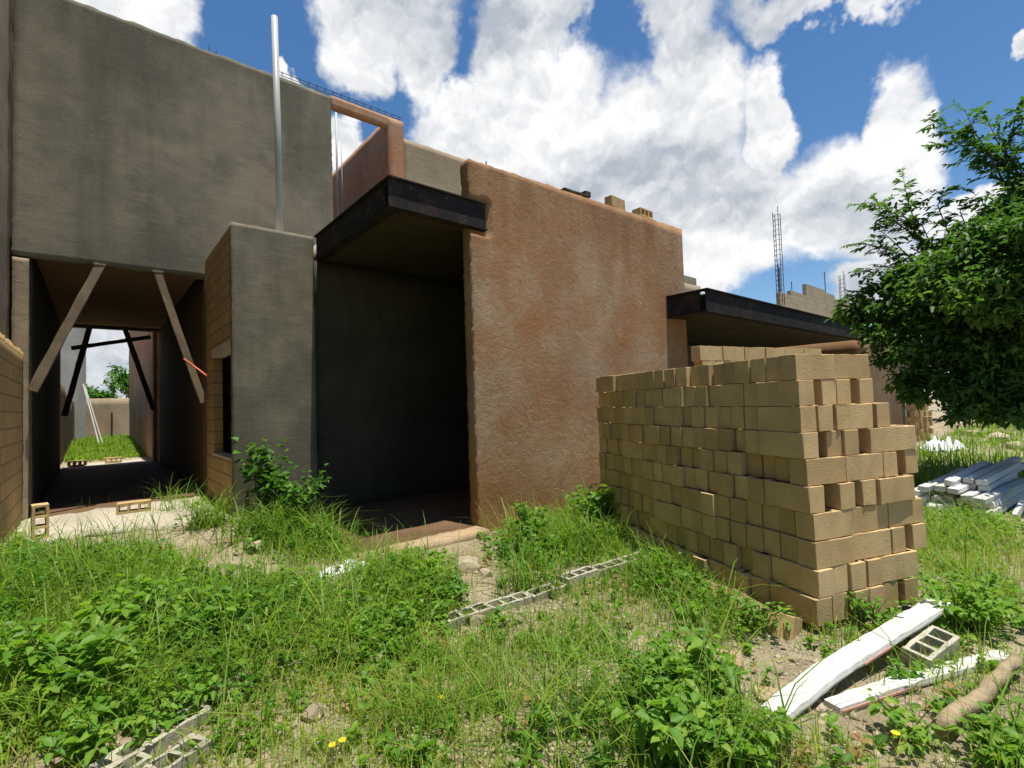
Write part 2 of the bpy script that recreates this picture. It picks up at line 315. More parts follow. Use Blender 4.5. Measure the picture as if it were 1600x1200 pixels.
class MB:                                             # gathers boxes, bars and tubes into one mesh
    def __init__(s): s.v = []; s.f = []
    def add(s, V, Fs):
        n = len(s.v); s.v += [tuple(x) for x in V]; s.f += [tuple(i+n for i in f) for f in Fs]; return s
    def box(s, x0, x1, y0, y1, z0, z1):
        return s.add([(x, y, z) for z in (z0, z1) for y in (y0, y1) for x in (x0, x1)], [(0, 2, 3, 1), (4, 5, 7, 6), (0, 1, 5, 4), (1, 3, 7, 5), (3, 2, 6, 7), (2, 0, 4, 6)])
    def bar(s, a, b, w, h, up=(0, 0, 1), seg=1, bend=0.0, jit=0.0):
        a = np.array(a, float); b = np.array(b, float); d = b-a; L = np.linalg.norm(d); d /= L
        r = np.cross(d, np.array(up, float)); r /= np.linalg.norm(r); u = np.cross(r, d); V = []; Fs = []
        for i in range(seg+1):
            t = i/seg; c = a+d*L*t+u*bend*math.sin(math.pi*t)
            for sx, sz in ((-1, -1), (1, -1), (1, 1), (-1, 1)):
                V.append(c+r*(sx*w/2+random.uniform(-jit, jit))+u*(sz*h/2+random.uniform(-jit, jit)))
        for i in range(seg):
            for k in range(4): Fs.append((i*4+k, i*4+(k+1) % 4, i*4+4+(k+1) % 4, i*4+4+k))
        Fs.append((3, 2, 1, 0)); Fs.append(tuple(seg*4+k for k in range(4)))
        return s.add(V, Fs)
    def tube(s, pts, radii, n=8):
        pts = [np.array(p, float) for p in pts]; V = []; Fs = []
        for i, p in enumerate(pts):
            d = pts[min(i+1, len(pts)-1)]-pts[max(i-1, 0)]; d /= np.linalg.norm(d)+1e-9
            r = np.cross(d, (0.31, .2, .93) if abs(d[2]) < .9 else (1, 0, 0)); r /= np.linalg.norm(r); u = np.cross(r, d)
            rr = radii[i] if hasattr(radii, '__len__') else radii
            for k in range(n):
                a = 2*math.pi*k/n; V.append(p+(r*math.cos(a)+u*math.sin(a))*rr)
        for i in range(len(pts)-1):
            for k in range(n): Fs.append((i*n+k, i*n+(k+1) % n, i*n+n+(k+1) % n, i*n+n+k))
        Fs.append(tuple(range(n))[::-1]); Fs.append(tuple((len(pts)-1)*n+k for k in range(n)))
        return s.add(V, Fs)
    def build(s, name, m, parent=None, loc=None, smooth=False, bevel=0.0):
        if loc is None: loc = tuple(parent['base']) if parent is not None and 'base' in parent else (0, 0, 0)
        o = link_mesh(name, s.v, s.f, m, parent, loc, smooth=smooth)
        bm = bmesh.new(); bm.from_mesh(o.data); bmesh.ops.recalc_face_normals(bm, faces=bm.faces)
        if bevel: bmesh.ops.bevel(bm, geom=[e for e in bm.edges if len(e.link_faces) == 2 and e.calc_face_angle(0) > .5], offset=bevel, segments=1, affect='EDGES')
        bm.to_mesh(o.data); bm.free()
        return o

def rough_box(x0, x1, y0, y1, z0, z1, step=.12, amp=.012, fs=3.0, edge=0.0, fn=None):
    """closed box with a fine surface lattice, pushed about by noise so faces are uneven and edges ragged"""
    def axis(a, b): n = max(1, int(round((b-a)/step))); return np.linspace(a, b, n+1)
    X, Y, Z = axis(x0, x1), axis(y0, y1), axis(z0, z1); idx = {}; V = []; Fs = []
    def vid(i, j, k):
        q = (i, j, k)
        if q not in idx: idx[q] = len(V); V.append((X[i], Y[j], Z[k]))
        return idx[q]
    nx, ny, nz = len(X)-1, len(Y)-1, len(Z)-1
    for i in range(nx):
        for k in range(nz):
            Fs.append((vid(i, 0, k), vid(i+1, 0, k), vid(i+1, 0, k+1), vid(i, 0, k+1)))
            Fs.append((vid(i, ny, k), vid(i, ny, k+1), vid(i+1, ny, k+1), vid(i+1, ny, k)))
    for j in range(ny):
        for k in range(nz):
            Fs.append((vid(0, j, k), vid(0, j, k+1), vid(0, j+1, k+1), vid(0, j+1, k)))
            Fs.append((vid(nx, j, k), vid(nx, j+1, k), vid(nx, j+1, k+1), vid(nx, j, k+1)))
    for i in range(nx):
        for j in range(ny):
            Fs.append((vid(i, j, 0), vid(i, j+1, 0), vid(i+1, j+1, 0), vid(i+1, j, 0)))
            Fs.append((vid(i, j, nz), vid(i+1, j, nz), vid(i+1, j+1, nz), vid(i, j+1, nz)))
    V = np.array(V); ne = np.zeros(len(V))
    for a, (lo, hi) in enumerate(((x0, x1), (y0, y1), (z0, z1))): ne += (np.abs(V[:, a]-lo) < 1e-6)+(np.abs(V[:, a]-hi) < 1e-6)
    on_edge = (ne >= 2).astype(float)[:, None]
    d = np.stack([fbm(V+31.7*i, fs, 3) for i in range(3)], -1)*2*amp
    e = np.stack([fbm(V+11.1*i+5, 17, 3) for i in range(3)], -1)*2*edge*on_edge
    Vn = V+d+e
    if fn: Vn = fn(V, Vn)
    return Vn, np.array(Fs)
def rbox(name, m, parent, *b, **k):
    V, Fs = rough_box(*b, **k); return link_mesh(name, V, Fs, m, parent, tuple(parent['base']) if parent is not None else (0, 0, 0))

# ---------------------------------------------------------------- ground and sky
def ground():
    def ax(lo, hi, s, far):
        a = list(np.arange(lo, hi, s)); st = s
        l, r = lo, a[-1]; L, R = [], []
        while l > -far: st *= 1.35; l -= st; L.append(l)
        st = s
        while r < far: st *= 1.35; r += st; R.append(r)
        return np.array(L[::-1]+a+R)
    X, Y = ax(-2.5, 16, .09, 900), ax(-3.5, 10, .09, 900); gx, gy = np.meshgrid(X, Y); Z = ground_z(gx, gy)
    V = np.stack([gx, gy, Z], -1).reshape(-1, 3); nx = len(X); i, j = np.meshgrid(np.arange(nx-1), np.arange(len(Y)-1)); a = (j*nx+i).ravel()
    tag(link_mesh('ground', V, np.stack([a, a+1, a+nx+1, a+nx], -1), EARTH, smooth=True), kind='structure')
    V, Fs = rough_box(-.79, 1.40, 7.75, 9.96, .20, .285, step=.1, amp=.01, edge=.05)
    V[:, 1] += np.where(V[:, 1] < 8.2, fbm(V, 1.3, 3)*.9, 0)
    tag(link_mesh('path', V, Fs, CONC), kind='structure')
ground()

# ---------------------------------------------------------------- the main house
def root(name, base, label, cat, group=None):
    o = empty(name, base, label, cat, group); o['base'] = list(base); return o
def house():
    H = root('unfinished_house', (3.0, 8.0, 0), 'unfinished grey and red-brown plastered house with open passage and porch canopy', 'house', 'unfinished houses')
    # red-brown front wall with a pocket for the end of the canopy beam
    def pocket(V, Vn):
        s = (V[:, 1] < 5.22) & (V[:, 0] < 4.06+fbm(V, 6, 2)*.15) & (V[:, 2] > 3.99+fbm(V, 7, 2)*.1) & (V[:, 2] < 4.43+fbm(V, 7, 2)*.1)
        Vn[s, 1] += .09
        k = (V[:, 0] < 3.78); Vn[k, 0] += fbm(V[k], 22, 3)*.055
        t = V[:, 2] > 4.9; Vn[t, 2] += (V[t, 0]-3.75)*.022+fbm(V[t], 7, 3)*.05
        return Vn
    tag(rbox('front_wall', BROWN, H, 3.75, 8.93, 5.2, 5.38, -.1, 4.93, step=.045, amp=.0022, fs=9.0, edge=.009, fn=pocket), 'rough red-brown plastered wall with a ragged left edge')
    # porch: slab, floor, rear and side walls
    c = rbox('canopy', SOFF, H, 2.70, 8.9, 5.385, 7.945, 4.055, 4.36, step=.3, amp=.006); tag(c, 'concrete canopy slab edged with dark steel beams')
    base = tuple(H['base'])
    def ibeam(a, b, z0, z1, axis, w=.16, t=.018):
        m = MB()
        if axis == 'x':
            x0, x1, y = a[0], b[0], a[1]
            m.box(x0, x1, y, y+w, z1-t, z1); m.box(x0, x1, y, y+w, z0, z0+t); m.box(x0+.004, x1-.004, y+.035, y+.05, z0+t+.0005, z1-t-.0005)
        else:
            x, y0, y1 = a[0], a[1], b[1]
            m.box(x, x+w, y0, y1, z1-t, z1); m.box(x, x+w, y0, y1, z0, z0+t); m.box(x+.035, x+.05, y0+.004, y1-.004, z0+t+.0005, z1-t-.0005)
        return m
    def flange(m, name, p): return m.build(name, RUST, p, loc=base)
    b1 = ibeam((2.605, 5.185), (4.03, 5.185), 4.03, 4.40, 'x').build('steel_beam', STEEL, c, loc=base)
    b2 = ibeam((2.6, 5.350), (2.6, 7.765), 4.03, 4.40, 'y').build('steel_beam', STEEL, c, loc=base)
    MB().box(2.78, 4.0, 5.345, 5.36, 4.028, 4.045).box(2.765, 2.78, 5.36, 7.75, 4.028, 4.045).build('rusty_edge', RUST, c, loc=base)
    rbox('roof_slab', CONC, H, 2.72, 8.9, 7.95, 9.99, 4.06, 4.36, step=.4, amp=.004)
    rbox('porch_floor', DIRT, H, 2.2, 8.9, 5.225, 7.89, -.05, .13, step=.1, amp=.008, edge=.03)
    rbox('porch_step', STEPM, H, 2.15, 3.72, 4.95, 5.222, -.1, .15, step=.06, amp=.006, fs=4, edge=.014)
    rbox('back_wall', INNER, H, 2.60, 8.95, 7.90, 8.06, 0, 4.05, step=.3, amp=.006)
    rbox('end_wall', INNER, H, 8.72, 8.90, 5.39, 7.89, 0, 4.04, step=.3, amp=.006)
    # grey projecting box left of the porch, its side wall with a window opening
    tag(rbox('box_front', GREY, H, 1.46, 2.60, 7.78, 7.897, 0, 4.39, step=.05, amp=.005, edge=.008), 'narrow grey plastered wall left of the porch')
    s = root  # side wall pieces round the opening (y 7.92-9.30, z 1.05-2.72)
    m = MB(); x0, x1 = 1.47, 1.60
    m.box(x0, x1, 7.90, 9.99, .0, 1.02).box(x0, x1, 7.90, 9.99, 2.74, 4.37).box(x0, x1, 9.32, 9.99, 1.022, 2.738)
    tag(m.build('side_wall', MASY, H), 'bare block side wall with an open window')
    m = MB(); m.box(1.452, 1.62, 7.905, 9.33, 1.021, 1.05); m.build('window_sill', CONC, H)
    m = MB(); m.box(1.458, 1.615, 7.90, 9.34, 2.60, 2.738); m.build('window_lintel', CONC, H)
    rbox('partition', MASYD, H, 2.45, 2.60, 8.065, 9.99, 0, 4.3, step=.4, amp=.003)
    rbox('box_roof', CONC, H, 1.61, 2.44, 7.90, 9.99, 4.2, 4.36, step=.4, amp=.003)
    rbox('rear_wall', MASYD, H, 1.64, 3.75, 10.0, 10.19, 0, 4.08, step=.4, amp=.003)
    p = MB(); p.tube([(2.22, 8.2, 4.3), (2.215, 8.2, 6.2), (2.19, 8.2, 8.0)], .048, 14); tag(p.build('vent_pipe', PVC, H, smooth=True), 'tall pale grey plastic vent pipe')
    # upper wall over the passage
    def ragged(V, Vn):
        t = V[:, 2] > 8.15; Vn[t, 2] += fbm(V[t], 6, 3)*.07
        b = V[:, 2] < 4.12; Vn[b, 2] += fbm(V[b], 5, 3)*.09
        return Vn
    tag(rbox('upper_wall', GREY, H, -.925, 3.75, 10.0, 10.2, 4.09, 8.21, step=.07, amp=.010, fs=1.6, edge=.012, fn=ragged), 'tall stained grey upper wall above the passage')
    rbox('pier', TANPL, H, -.925, -.752, 10.0, 10.19, 0, 4.05, step=.06, amp=.003, edge=.008)
    rbox('ceiling', ORANGE, H, -.95, 1.9, 10.21, 18.28, 4.30, 4.45, step=.5, amp=.01)
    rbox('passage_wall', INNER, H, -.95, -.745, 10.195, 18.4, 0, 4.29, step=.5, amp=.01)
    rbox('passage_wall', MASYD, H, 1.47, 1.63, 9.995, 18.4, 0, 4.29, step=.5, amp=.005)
    rbox('passage_floor', DIRT, H, -.74, 1.46, 9.97, 18.6, .1, .275, step=.25, amp=.01, edge=.04)
    rbox('passage_sill', CONC, H, -.74, 1.4, 18.61, 20.4, .1, .275, step=.2, amp=.01, edge=.05)
    rbox('lintel', GREYD, H, -.95, 1.9, 18.29, 18.48, 4.22, 5.2, step=.3, amp=.006)
    rbox('upper_slab', CONC, H, -.95, 3.75, 10.21, 13, 8.0, 8.15, step=.5, amp=.006)
    # opening beside the upper wall, terracotta return wall and set-back upper wall
    rbox('lintel', TERRA, H, 3.76, 5.12, 10.0, 10.18, 8.02, 8.23, step=.05, amp=.003, edge=.007)
    tag(rbox('return_wall', TERRA, H, 5.03, 5.4, 9.98, 17.5, 4.4, 8.22, step=.12, amp=.006, edge=.012), 'terracotta plastered return wall of the upper storey')
    tag(rbox('set_back_wall', TANPL, H, 5.41, 9.6, 10.0, 10.18, 4.4, 7.86, step=.12, amp=.01, edge=.02), 'tan set-back upper wall')
    # reinforcement left standing
    m = MB(); zt = 8.24
    for (yy, zz) in ((10.05, zt), (10.15, zt), (10.05, zt+.11), (10.15, zt+.11)): m.bar((2.75, yy, zz), (5.42, yy, zz), .01, .01)
    for k in range(16):
        x = 2.82+k*.168; m.bar((x, 10.04, zt), (x, 10.04, zt+.13), .007, .007, up=(1, 0, 0)); m.bar((x, 10.04, zt+.115), (x, 10.16, zt+.115), .007, .007)
    tag(m.build('rebar_cage', REBAR, H), 'flat steel cage lying along the wall top')
    for (x, y, z0, h) in ((1.57, 10.1, 8.2, .17), (1.68, 10.1, 8.2, .14), (4.12, 5.3, 4.93, .12), (5.3, 5.3, 4.96, .08)):
        m = MB(); m.bar((x, y, z0-.1), (x+.01, y, z0+h), .012, .012, up=(1, 0, 0)); m.build('rebar', REBAR, H)
    m = MB(); m.tube([(4.62, 12, 6), (4.62, 12, 9.3)], .024, 10); m.build('vent_pipe', PVC, H, smooth=True)
    m = MB(); m.tube([(4.82, 12.2, 6), (4.82, 12.2, 8.95)], .012, 10); m.build('vent_pipe', PVC, H, smooth=True)
    m = MB(); m.bar((4.35, 12.4, 6), (4.35, 12.4, 8.6), .02, .02, up=(1, 0, 0)); m.build('rebar', REBAR, H)
    m = MB(); m.tube([(3.86, 10.6, 4.3), (3.86, 10.6, 7.05)], .014, 6); tag(m.build('conduit', ORANGEP, H), 'thin red conduit')
    # wall of the yard side, seen through the passage
    rbox('rear_wall', TERRA, H, 1.34, 1.52, 18.5, 33, 0, 6.4, step=.4, amp=.015, edge=.02)
    return H
house()

# ---------------------------------------------------------------- neighbours and boundary
def surroundings():
    V, Fs = rough_box(-.96, -.80, -4, 9.96, -.1, 2.66, step=.15, amp=.006, edge=.02)
    tag(link_mesh('boundary_wall', V, Fs, MASY), 'bare tan block boundary wall at the left, running up to the passage', 'wall')
    R = root('neighbouring_house', (-1.5, 8, 0), 'tall tan plastered side wall of the neighbouring house above the boundary wall', 'house')
    rbox('wall', TANPL, R, -1.25, -.975, 2.0, 18.4, 0, 9.6, step=.2, amp=.012)
    # yard behind the passage
    V, Fs = rough_box(-1.0, -.84, 18.6, 38, 0, 2.75, step=.25, amp=.01, edge=.02)
    V[:, 2] -= np.where(V[:, 2] > 2.5, sstep(23, 27, V[:, 1])*.35, 0)
    tag(link_mesh('yard_wall', V, Fs, MASYD), 'brown yard side wall beyond the left of the passage opening', 'wall')
    V, Fs = rough_box(-8, 12, 38.2, 38.4, 0, 2.78, step=.4, amp=.01, edge=.02)
    tag(link_mesh('yard_wall', V, Fs, TANPL), 'long tan wall closing the back of the grassy yard', 'wall')
    R = root('white_house', (-4, 33, 0), 'pale plastered house wall beyond the yard, seen left in the passage opening', 'house')
    rbox('wall', WHITEPL, R, -7, -.42, 34, 36.5, 0, 9.5, step=.5, amp=.01)
    # second house with the long low canopy
    B = root('unfinished_house', (13, 7, 0), 'second unfinished house with a long low dark steel canopy behind the block pile', 'house', 'unfinished houses')
    base = tuple(B['base'])
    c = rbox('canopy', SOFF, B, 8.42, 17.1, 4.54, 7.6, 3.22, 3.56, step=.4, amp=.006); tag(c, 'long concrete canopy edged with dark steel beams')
    m = MB(); y = 4.37; t = .02
    m.box(8.25, 17.2, y, y+.16, 3.60, 3.62).box(8.25, 17.2, y, y+.16, 3.20, 3.22).box(8.254, 17.19, y+.035, y+.05, 3.2205, 3.5995); m.build('steel_beam', STEEL, c, loc=base)
    m = MB(); m.box(8.25, 8.41, 4.535, 5.24, 3.60, 3.62).box(8.25, 8.41, 4.535, 5.24, 3.20, 3.22).box(8.285, 8.30, 4.54, 5.235, 3.2205, 3.5995); m.build('steel_beam', STEEL, c, loc=base)
    m = MB(); m.box(8.43, 17.1, 4.532, 4.538, 3.195, 3.215); m.build('rusty_edge', RUST, c, loc=base)
    rbox('back_wall', GREYD, B, 8.94, 17.8, 7.61, 7.78, 0, 3.56, step=.4, amp=.006)
    rbox('side_wall', ORANGE, B, 17.25, 17.8, 4.4, 7.6, 0, 3.25, step=.3, amp=.008)
    V, Fs = rough_box(9.2, 14.7, 8.0, 8.15, 3.5, 5.2, step=.2, amp=.004); tag(link_mesh('upper_wall', V, Fs, MASX, B, base), 'bare block upper wall')
    m = MB(); m.box(13.6, 14.45, 8.0, 8.15, 5.205, 5.42); m.build('upper_course', MASX, B, loc=base)
    rbox('roof_slab', CONC, B, 8.95, 20.5, 7.8, 9.5, 3.3, 3.56, step=.5, amp=.005)
    m = MB(); m.tube([(13.8, 6.2, 3.5), (13.75, 6.2, 3.85), (13.6, 6.1, 4.05)], .012, 6); m.tube([(13.8, 6.2, 3.5), (13.95, 6.1, 3.8)], .012, 6)
    tag(m.build('conduit', ORANGEP, B, loc=base), 'stub of red conduit')
    # third house: stepped block upper wall with column cages, ground floor in the tree's shade
    D = root('unfinished_house', (23, 7, 0), 'third unfinished house, stepped bare block upper wall with steel column cages', 'house', 'unfinished houses')
    base = tuple(D['base'])
    rbox('front_wall', SHADEB, D, 18.0, 21.6, 4.5, 4.7, 0, 3.5, step=.3, amp=.01)
    m = MB(); m.box(21.62, 21.74, 4.42, 4.7, 0, 3.5); m.build('lit_wall_end', WHITEPL, D, loc=base)  # paler strip standing for the sunlit narrow end of the wall
    rbox('front_wall', SHADEB, D, 21.8, 34, 6.2, 6.4, 0, 3.6, step=.4, amp=.01)
    rbox('roof_slab', CONC, D, 17.9, 34, 4.75, 10, 3.61, 3.8, step=.5, amp=.006)
    m = MB(); tops = [(20.8, 21.9, 5.75), (21.9, 23.6, 5.95), (23.6, 25.2, 6.45), (25.2, 27.2, 6.35), (27.2, 32, 6.2)]
    for a, b, z in tops: m.box(a+.001, b-.001, 8.0, 8.15, 3.8, z)
    for k, (a, b, z) in enumerate(tops):
        for q in range(int((b-a)/.4)):
            if k == 3 and q < 2: m.box(a+.4*q+.01, a+.4*q+.39, 8.003, 8.147, z+.001, z+.1)
    tag(m.build('upper_wall', MASX, D, loc=base), 'bare block upper wall stepping up to the right')
    def cage(x, y, z0, z1, w=.14):
        m = MB()
        for dx, dy in ((0, 0), (w, 0), (0, w), (w, w)): m.bar((x+dx, y+dy, z0), (x+dx+.02, y+dy, z1+random.uniform(-.15, .15)), .02, .02, up=(1, 0, 0))
        k = z0
        while k < z1-.2:
            m.bar((x, y, k), (x+w, y, k), .012, .012); m.bar((x, y+w, k), (x+w, y+w, k), .012, .012); m.bar((x, y, k), (x, y+w, k), .012, .012); k += .2
        m.build('rebar_cage', REBAR, D, loc=base)
    cage(20.62, 7.85, 5.2, 9.0, .2); cage(21.35, 8.2, 5.5, 6.9, .05); cage(29.0, 8.1, 6.0, 7.7, .2)
    m = MB(); m.bar((29.0, 8.1, 6.9), (30.2, 8.1, 6.9), .04, .04).bar((26.3, 8.1, 6.2), (26.3, 8.1, 7.4), .03, .03, up=(1, 0, 0)).bar((22.3, 8.1, 5.9), (22.3, 8.1, 6.4), .025, .025, up=(1, 0, 0)); m.build('rebar', REBAR, D, loc=base)
surroundings()

# ---------------------------------------------------------------- hollow blocks
def block_mesh(name, L=.40, Wd=.15, Hh=.190, cells=3, seed=0, m=BLOCK, chip=.005):
    rn = random.Random(seed); t = .027; xs = [-L/2]; cw = (L-t*(cells+1))/cells
    for c in range(cells): xs += [xs[-1]+t, xs[-1]+t+cw]
    xs.append(L/2); ys = [-Wd/2, -Wd/2+t, Wd/2-t, Wd/2]; bm = bmesh.new(); vv = {}
    def v(i, j, k):
        if (i, j, k) not in vv: vv[(i, j, k)] = bm.verts.new((xs[i], ys[j], k*Hh))
        return vv[(i, j, k)]
    hole = lambda i, j: j == 1 and i % 2 == 1
    nx, ny = len(xs)-1, 3
    for i in range(nx):
        for j in range(ny):
            if hole(i, j): continue
            bm.faces.new((v(i, j, 1), v(i+1, j, 1), v(i+1, j+1, 1), v(i, j+1, 1))); bm.faces.new((v(i, j, 0), v(i, j+1, 0), v(i+1, j+1, 0), v(i+1, j, 0)))
            for (di, dj, a, b) in ((0, -1, (i, j), (i+1, j)), (1, 0, (i+1, j), (i+1, j+1)), (0, 1, (i+1, j+1), (i, j+1)), (-1, 0, (i, j+1), (i, j))):
                ii, jj = i+di, j+dj
                if ii < 0 or jj < 0 or ii >= nx or jj >= ny or hole(ii, jj):
                    bm.faces.new((v(*a, 0), v(*b, 0), v(*b, 1), v(*a, 1)))
    bmesh.ops.recalc_face_normals(bm, faces=bm.faces)
    bmesh.ops.bevel(bm, geom=[e for e in bm.edges if e.calc_face_angle(0) > .5], offset=.003, segments=1, affect='EDGES', clamp_overlap=True)
    for q in bm.verts: q.co += Vector((rn.uniform(-1, 1), rn.uniform(-1, 1), rn.uniform(-1, 1)))*chip*.5
    me = bpy.data.meshes.new(name); bm.to_mesh(me); bm.free(); me.materials.append(m); return me
BM = [block_mesh('concrete_block', seed=s) for s in range(5)]
BMW = [block_mesh('concrete_block', L=.36, Wd=.14, seed=s+20, m=BLOCKP, Hh=.19, chip=.016) for s in range(3)]
BMP = block_mesh('concrete_block', seed=77, m=BLOCKP, chip=.008)
def place_block(x, y, z, rz, label, group, rx=0.0, ry=0.0, meshes=BM, name='concrete_block', kind='concrete block'):
    o = bpy.data.objects.new(name, random.choice(meshes)); COL.objects.link(o); o.rotation_mode = 'XYZ'
    o.location = (x, y, z); o.rotation_euler = (rx, ry, rz); return tag(o, label, kind, group)
ORD = ['first', 'second', 'third', 'fourth', 'fifth', 'sixth', 'seventh', 'eighth', 'ninth', 'tenth', 'eleventh', 'twelfth', 'thirteenth', 'fourteenth', 'fifteenth', 'sixteenth', 'seventeenth', 'eighteenth', 'nineteenth', 'twentieth', 'twenty-first', 'twenty-second', 'twenty-third', 'twenty-fourth']
def pile():
    O = np.array([3.90, 1.35]); a = math.atan2(2.86, 1.07); u = np.array([math.cos(a), math.sin(a)]); v = np.array([math.sin(a), -math.cos(a)]); HB = .1942; Z0 = -.14
    # each course, top first: (corner, end-face pieces after the corner as (kind, gap before), setback of the corner)
    # kind s = long face to the viewer, h = short face; corner 's': long face on the end, 'h': long face on the side
    courses = [('s', [('s', .01)], .10, .02), ('h', [('h', .10), ('h', .01), ('h', .11)], .085, .02), ('h', [('h', .012), ('s', .05), ('h', .05)], .08, .02), ('h', [('h', .12), ('h', .01), ('h', .13), ('s', -.02)], .065, .01),
               ('s', [('s', .01), ('h', .01), ('h', .13)], .06, .02), ('h', [('h', .15), ('h', .10), ('s', .02)], .04, .01), ('s', [('s', .02), ('s', .01)], .03, .02), ('s', [('s', .01), ('h', .02), ('h', .10)], .02, .01),
               ('h', [('h', .02), ('h', .02), ('h', .03), ('s', .01)], .0, .0), ('h', [('h', .03), ('h', .04), ('h', .02), ('h', .04), ('h', .06)], .0, -.03), ('h', [('h', .05), ('h', .02), ('h', .1), ('h', .03), ('h', .08)], .12, .05)]
    for k, (corner, ends, su, sv) in enumerate(courses):
        z = Z0+(len(courses)-1-k)*HB; nm = ORD[k]
        def put(cu, cv, along_u, lab, tilt=1.0):
            p = O+u*cu+v*cv; rz = a if along_u else a-math.pi/2
            place_block(p[0], p[1], z+random.uniform(0, .002)+(.0), rz+random.uniform(-.045, .045)*tilt, lab, 'tan concrete blocks stacked in the big pile')
        j = random.uniform(-.01, .01)
        # corner block
        if corner == 's': put(su+.075, sv+.2, False, f'corner block of the big pile, {nm} course from the top'); nv = sv+.4; nu = su+.15
        else: put(su+.2, sv+.075, True, f'corner block of the big pile, {nm} course from the top'); nv = sv+.15; nu = su+.4
        for q, (kd, gap) in enumerate(ends):
            nv += gap; off = su+random.uniform(-.012, .03)
            lab = f'{ORD[q]} block right of the corner on the big pile end, {nm} course from top'
            if kd == 's': put(off+.075, nv+.2, False, lab, .6); nv += .4
            else: put(off+.2, nv+.075, True, lab, .6); nv += .15
        n = 0
        while nu < 3.0:
            nu += random.choice((.002, .004, .006, .010)); off = sv+.002+random.uniform(-.012, .016)+(random.choice((-.035, .025, .035)) if random.random() < .18 else 0)
            off += .035*math.sin(nu*2.2+k*.35)-.03*math.exp(-((k-7)/2.5)**2)*math.sin(min(nu/3, 1)*math.pi)
            off -= (.05 if k == 9 else .10 if k == 10 else 0)*(1 if nu > 1.0 else 0)
            lab = f'{ORD[n]} block behind the corner on the shaded long side, {nm} course from the top'
            if random.random() < .04 and nu < 2.6: put(nu+.2, off+.075, True, lab, .8); nu += .4
            else: put(nu+.075, off+.2, False, lab, 1.0); nu += .15
            n += 1
    # unseen blocks added to close the top and keep the hollow inside dark
    z = Z0+(len(courses)-1)*HB-.004
    for r in range(2):
        for q in range(6):
            p = O+u*(.72+q*.41)+v*(.44+.075+r*.33); place_block(p[0], p[1], z, a+random.uniform(-.03, .03), 'unseen tan concrete block added to close the flat middle of the pile top', 'tan concrete blocks on the pile top')
pile()
def second_pile():
    A = np.array([5.95, 3.35]); Bp = np.array([8.45, 2.70]); d = (Bp-A)/np.linalg.norm(Bp-A); rz = math.atan2(d[1], d[0])
    for k in range(12):
        z = .03+(11-k)*.194
        for q in range(6):
            s = .2+q*.412+(.03 if k % 2 else 0)+random.uniform(-.004, .004); p = A+d*s
            place_block(p[0], p[1], z, rz+random.uniform(-.02, .02), f'{ORD[q]} block from the left in the rear pile, {ORD[k]} course from the top', 'tan concrete blocks in the pile behind')
second_pile()
def loose_blocks():
    g = 'loose concrete blocks'
    place_block(-.50, 8.12, .28+.20, rad(97), 'hollow block standing on end on the pale floor by the boundary wall', g, 0, rad(90))
    place_block(.44, 9.35, .285+.075, rad(-6), 'hollow block lying on its side before the passage, three holes showing', g, rad(90), 0)
    place_block(-.45, 19.4, .29+.075, .3, 'small tan block on the sunlit sill beyond the passage, left one of two', g, rad(90), 0)
    place_block(.42, 19.7, .29+.075, -.1, 'small tan block on the sunlit sill beyond the passage, right one of two', g, rad(90), 0)
    place_block(6.98, 5.32, 5.03, .05, 'upright tan block on top of the red-brown wall', g, 0, 0)
    place_block(7.83, 5.44, 5.06+.075, .02, 'hollow block on its side on the red-brown wall top, dark holes showing', g, rad(90), 0)
    p = at_z(1450, 1002, .10); place_block(p[0], p[1], gz(p[0], p[1])-.07, rad(-12), 'greyish hollow block lying between the two white foam strips', g, rad(8), rad(-6), [BMP])
    m = MB(); m.bar((6.35, 5.3, 5.10), (6.05, 5.3, 5.07), .10, .04).bar((6.05, 5.3, 5.065), (5.62, 5.3, 5.035), .12, .025)
    for px, py, rx, rz, l in ((1128, 935, 28, 12, 'block tipped against the foot of the pile, farthest back of three'), (1163, 952, 34, -8, 'block tipped against the foot of the pile, middle of three'), (1196, 972, 22, 20, 'block tipped against the foot of the pile, nearest of three')):
        p = at_z(px, py, .05); place_block(p[0], p[1], gz(p[0], p[1])-.06, math.atan2(2.86, 1.07)+rad(rz), l, 'blocks tipped against the pile foot', rad(rx), 0)
    # stacks in the shade of the tree
    n = 0
    for (x, y, rows) in ((20.4, 3.95, 9), (20.85, 3.9, 7), (21.3, 3.85, 5), (24.9, 4.6, 7), (25.35, 4.55, 8)):
        n += 1
        for k in range(rows):
            place_block(x+random.uniform(-.05, .05), y, gz(x, y)+k*.197, random.uniform(-.1, .1)+(math.pi/2 if k % 2 else 0), f'block in the {ORD[n-1]} stack from the left under the tree, course {["one","two","three","four","five","six","seven","eight","nine"][k]} from the ground', 'block stacks under the tree')
    # foundation course half buried in the grass
    for k in range(8):
        x = 1.42+k*.405; y = 3.33-.02*k+random.uniform(-.015, .015)
        if k in (1,): continue
        place_block(x, y, gz(x, y)-(.095 if k > 4 else .13)+random.uniform(-.01, .01), -.05+random.uniform(-.04, .04), f'{ORD[7-k]} block from the right end of the half-buried course in the grass', 'half-buried course of hollow blocks', random.uniform(-.03, .03), 0, BMW if False else [BMP])
    # pale hollow blocks at the lower left
    for k, (px, py) in enumerate(((205, 1165), (270, 1122), (262, 1182), (160, 1205))):
        p = at_z(px, py, .08); place_block(p[0], p[1], gz(p[0], p[1])-.125, rad(24)+random.uniform(-.05, .05), 'pale hollow block half sunk in weeds, ' + ('left one of the back pair', 'right one of the back pair', 'right one of the front pair', 'left one of the front pair')[k] + ' at lower left', 'pale hollow blocks in the weeds', random.uniform(-.05, .05), random.uniform(-.06, .02), BMW)
loose_blocks()
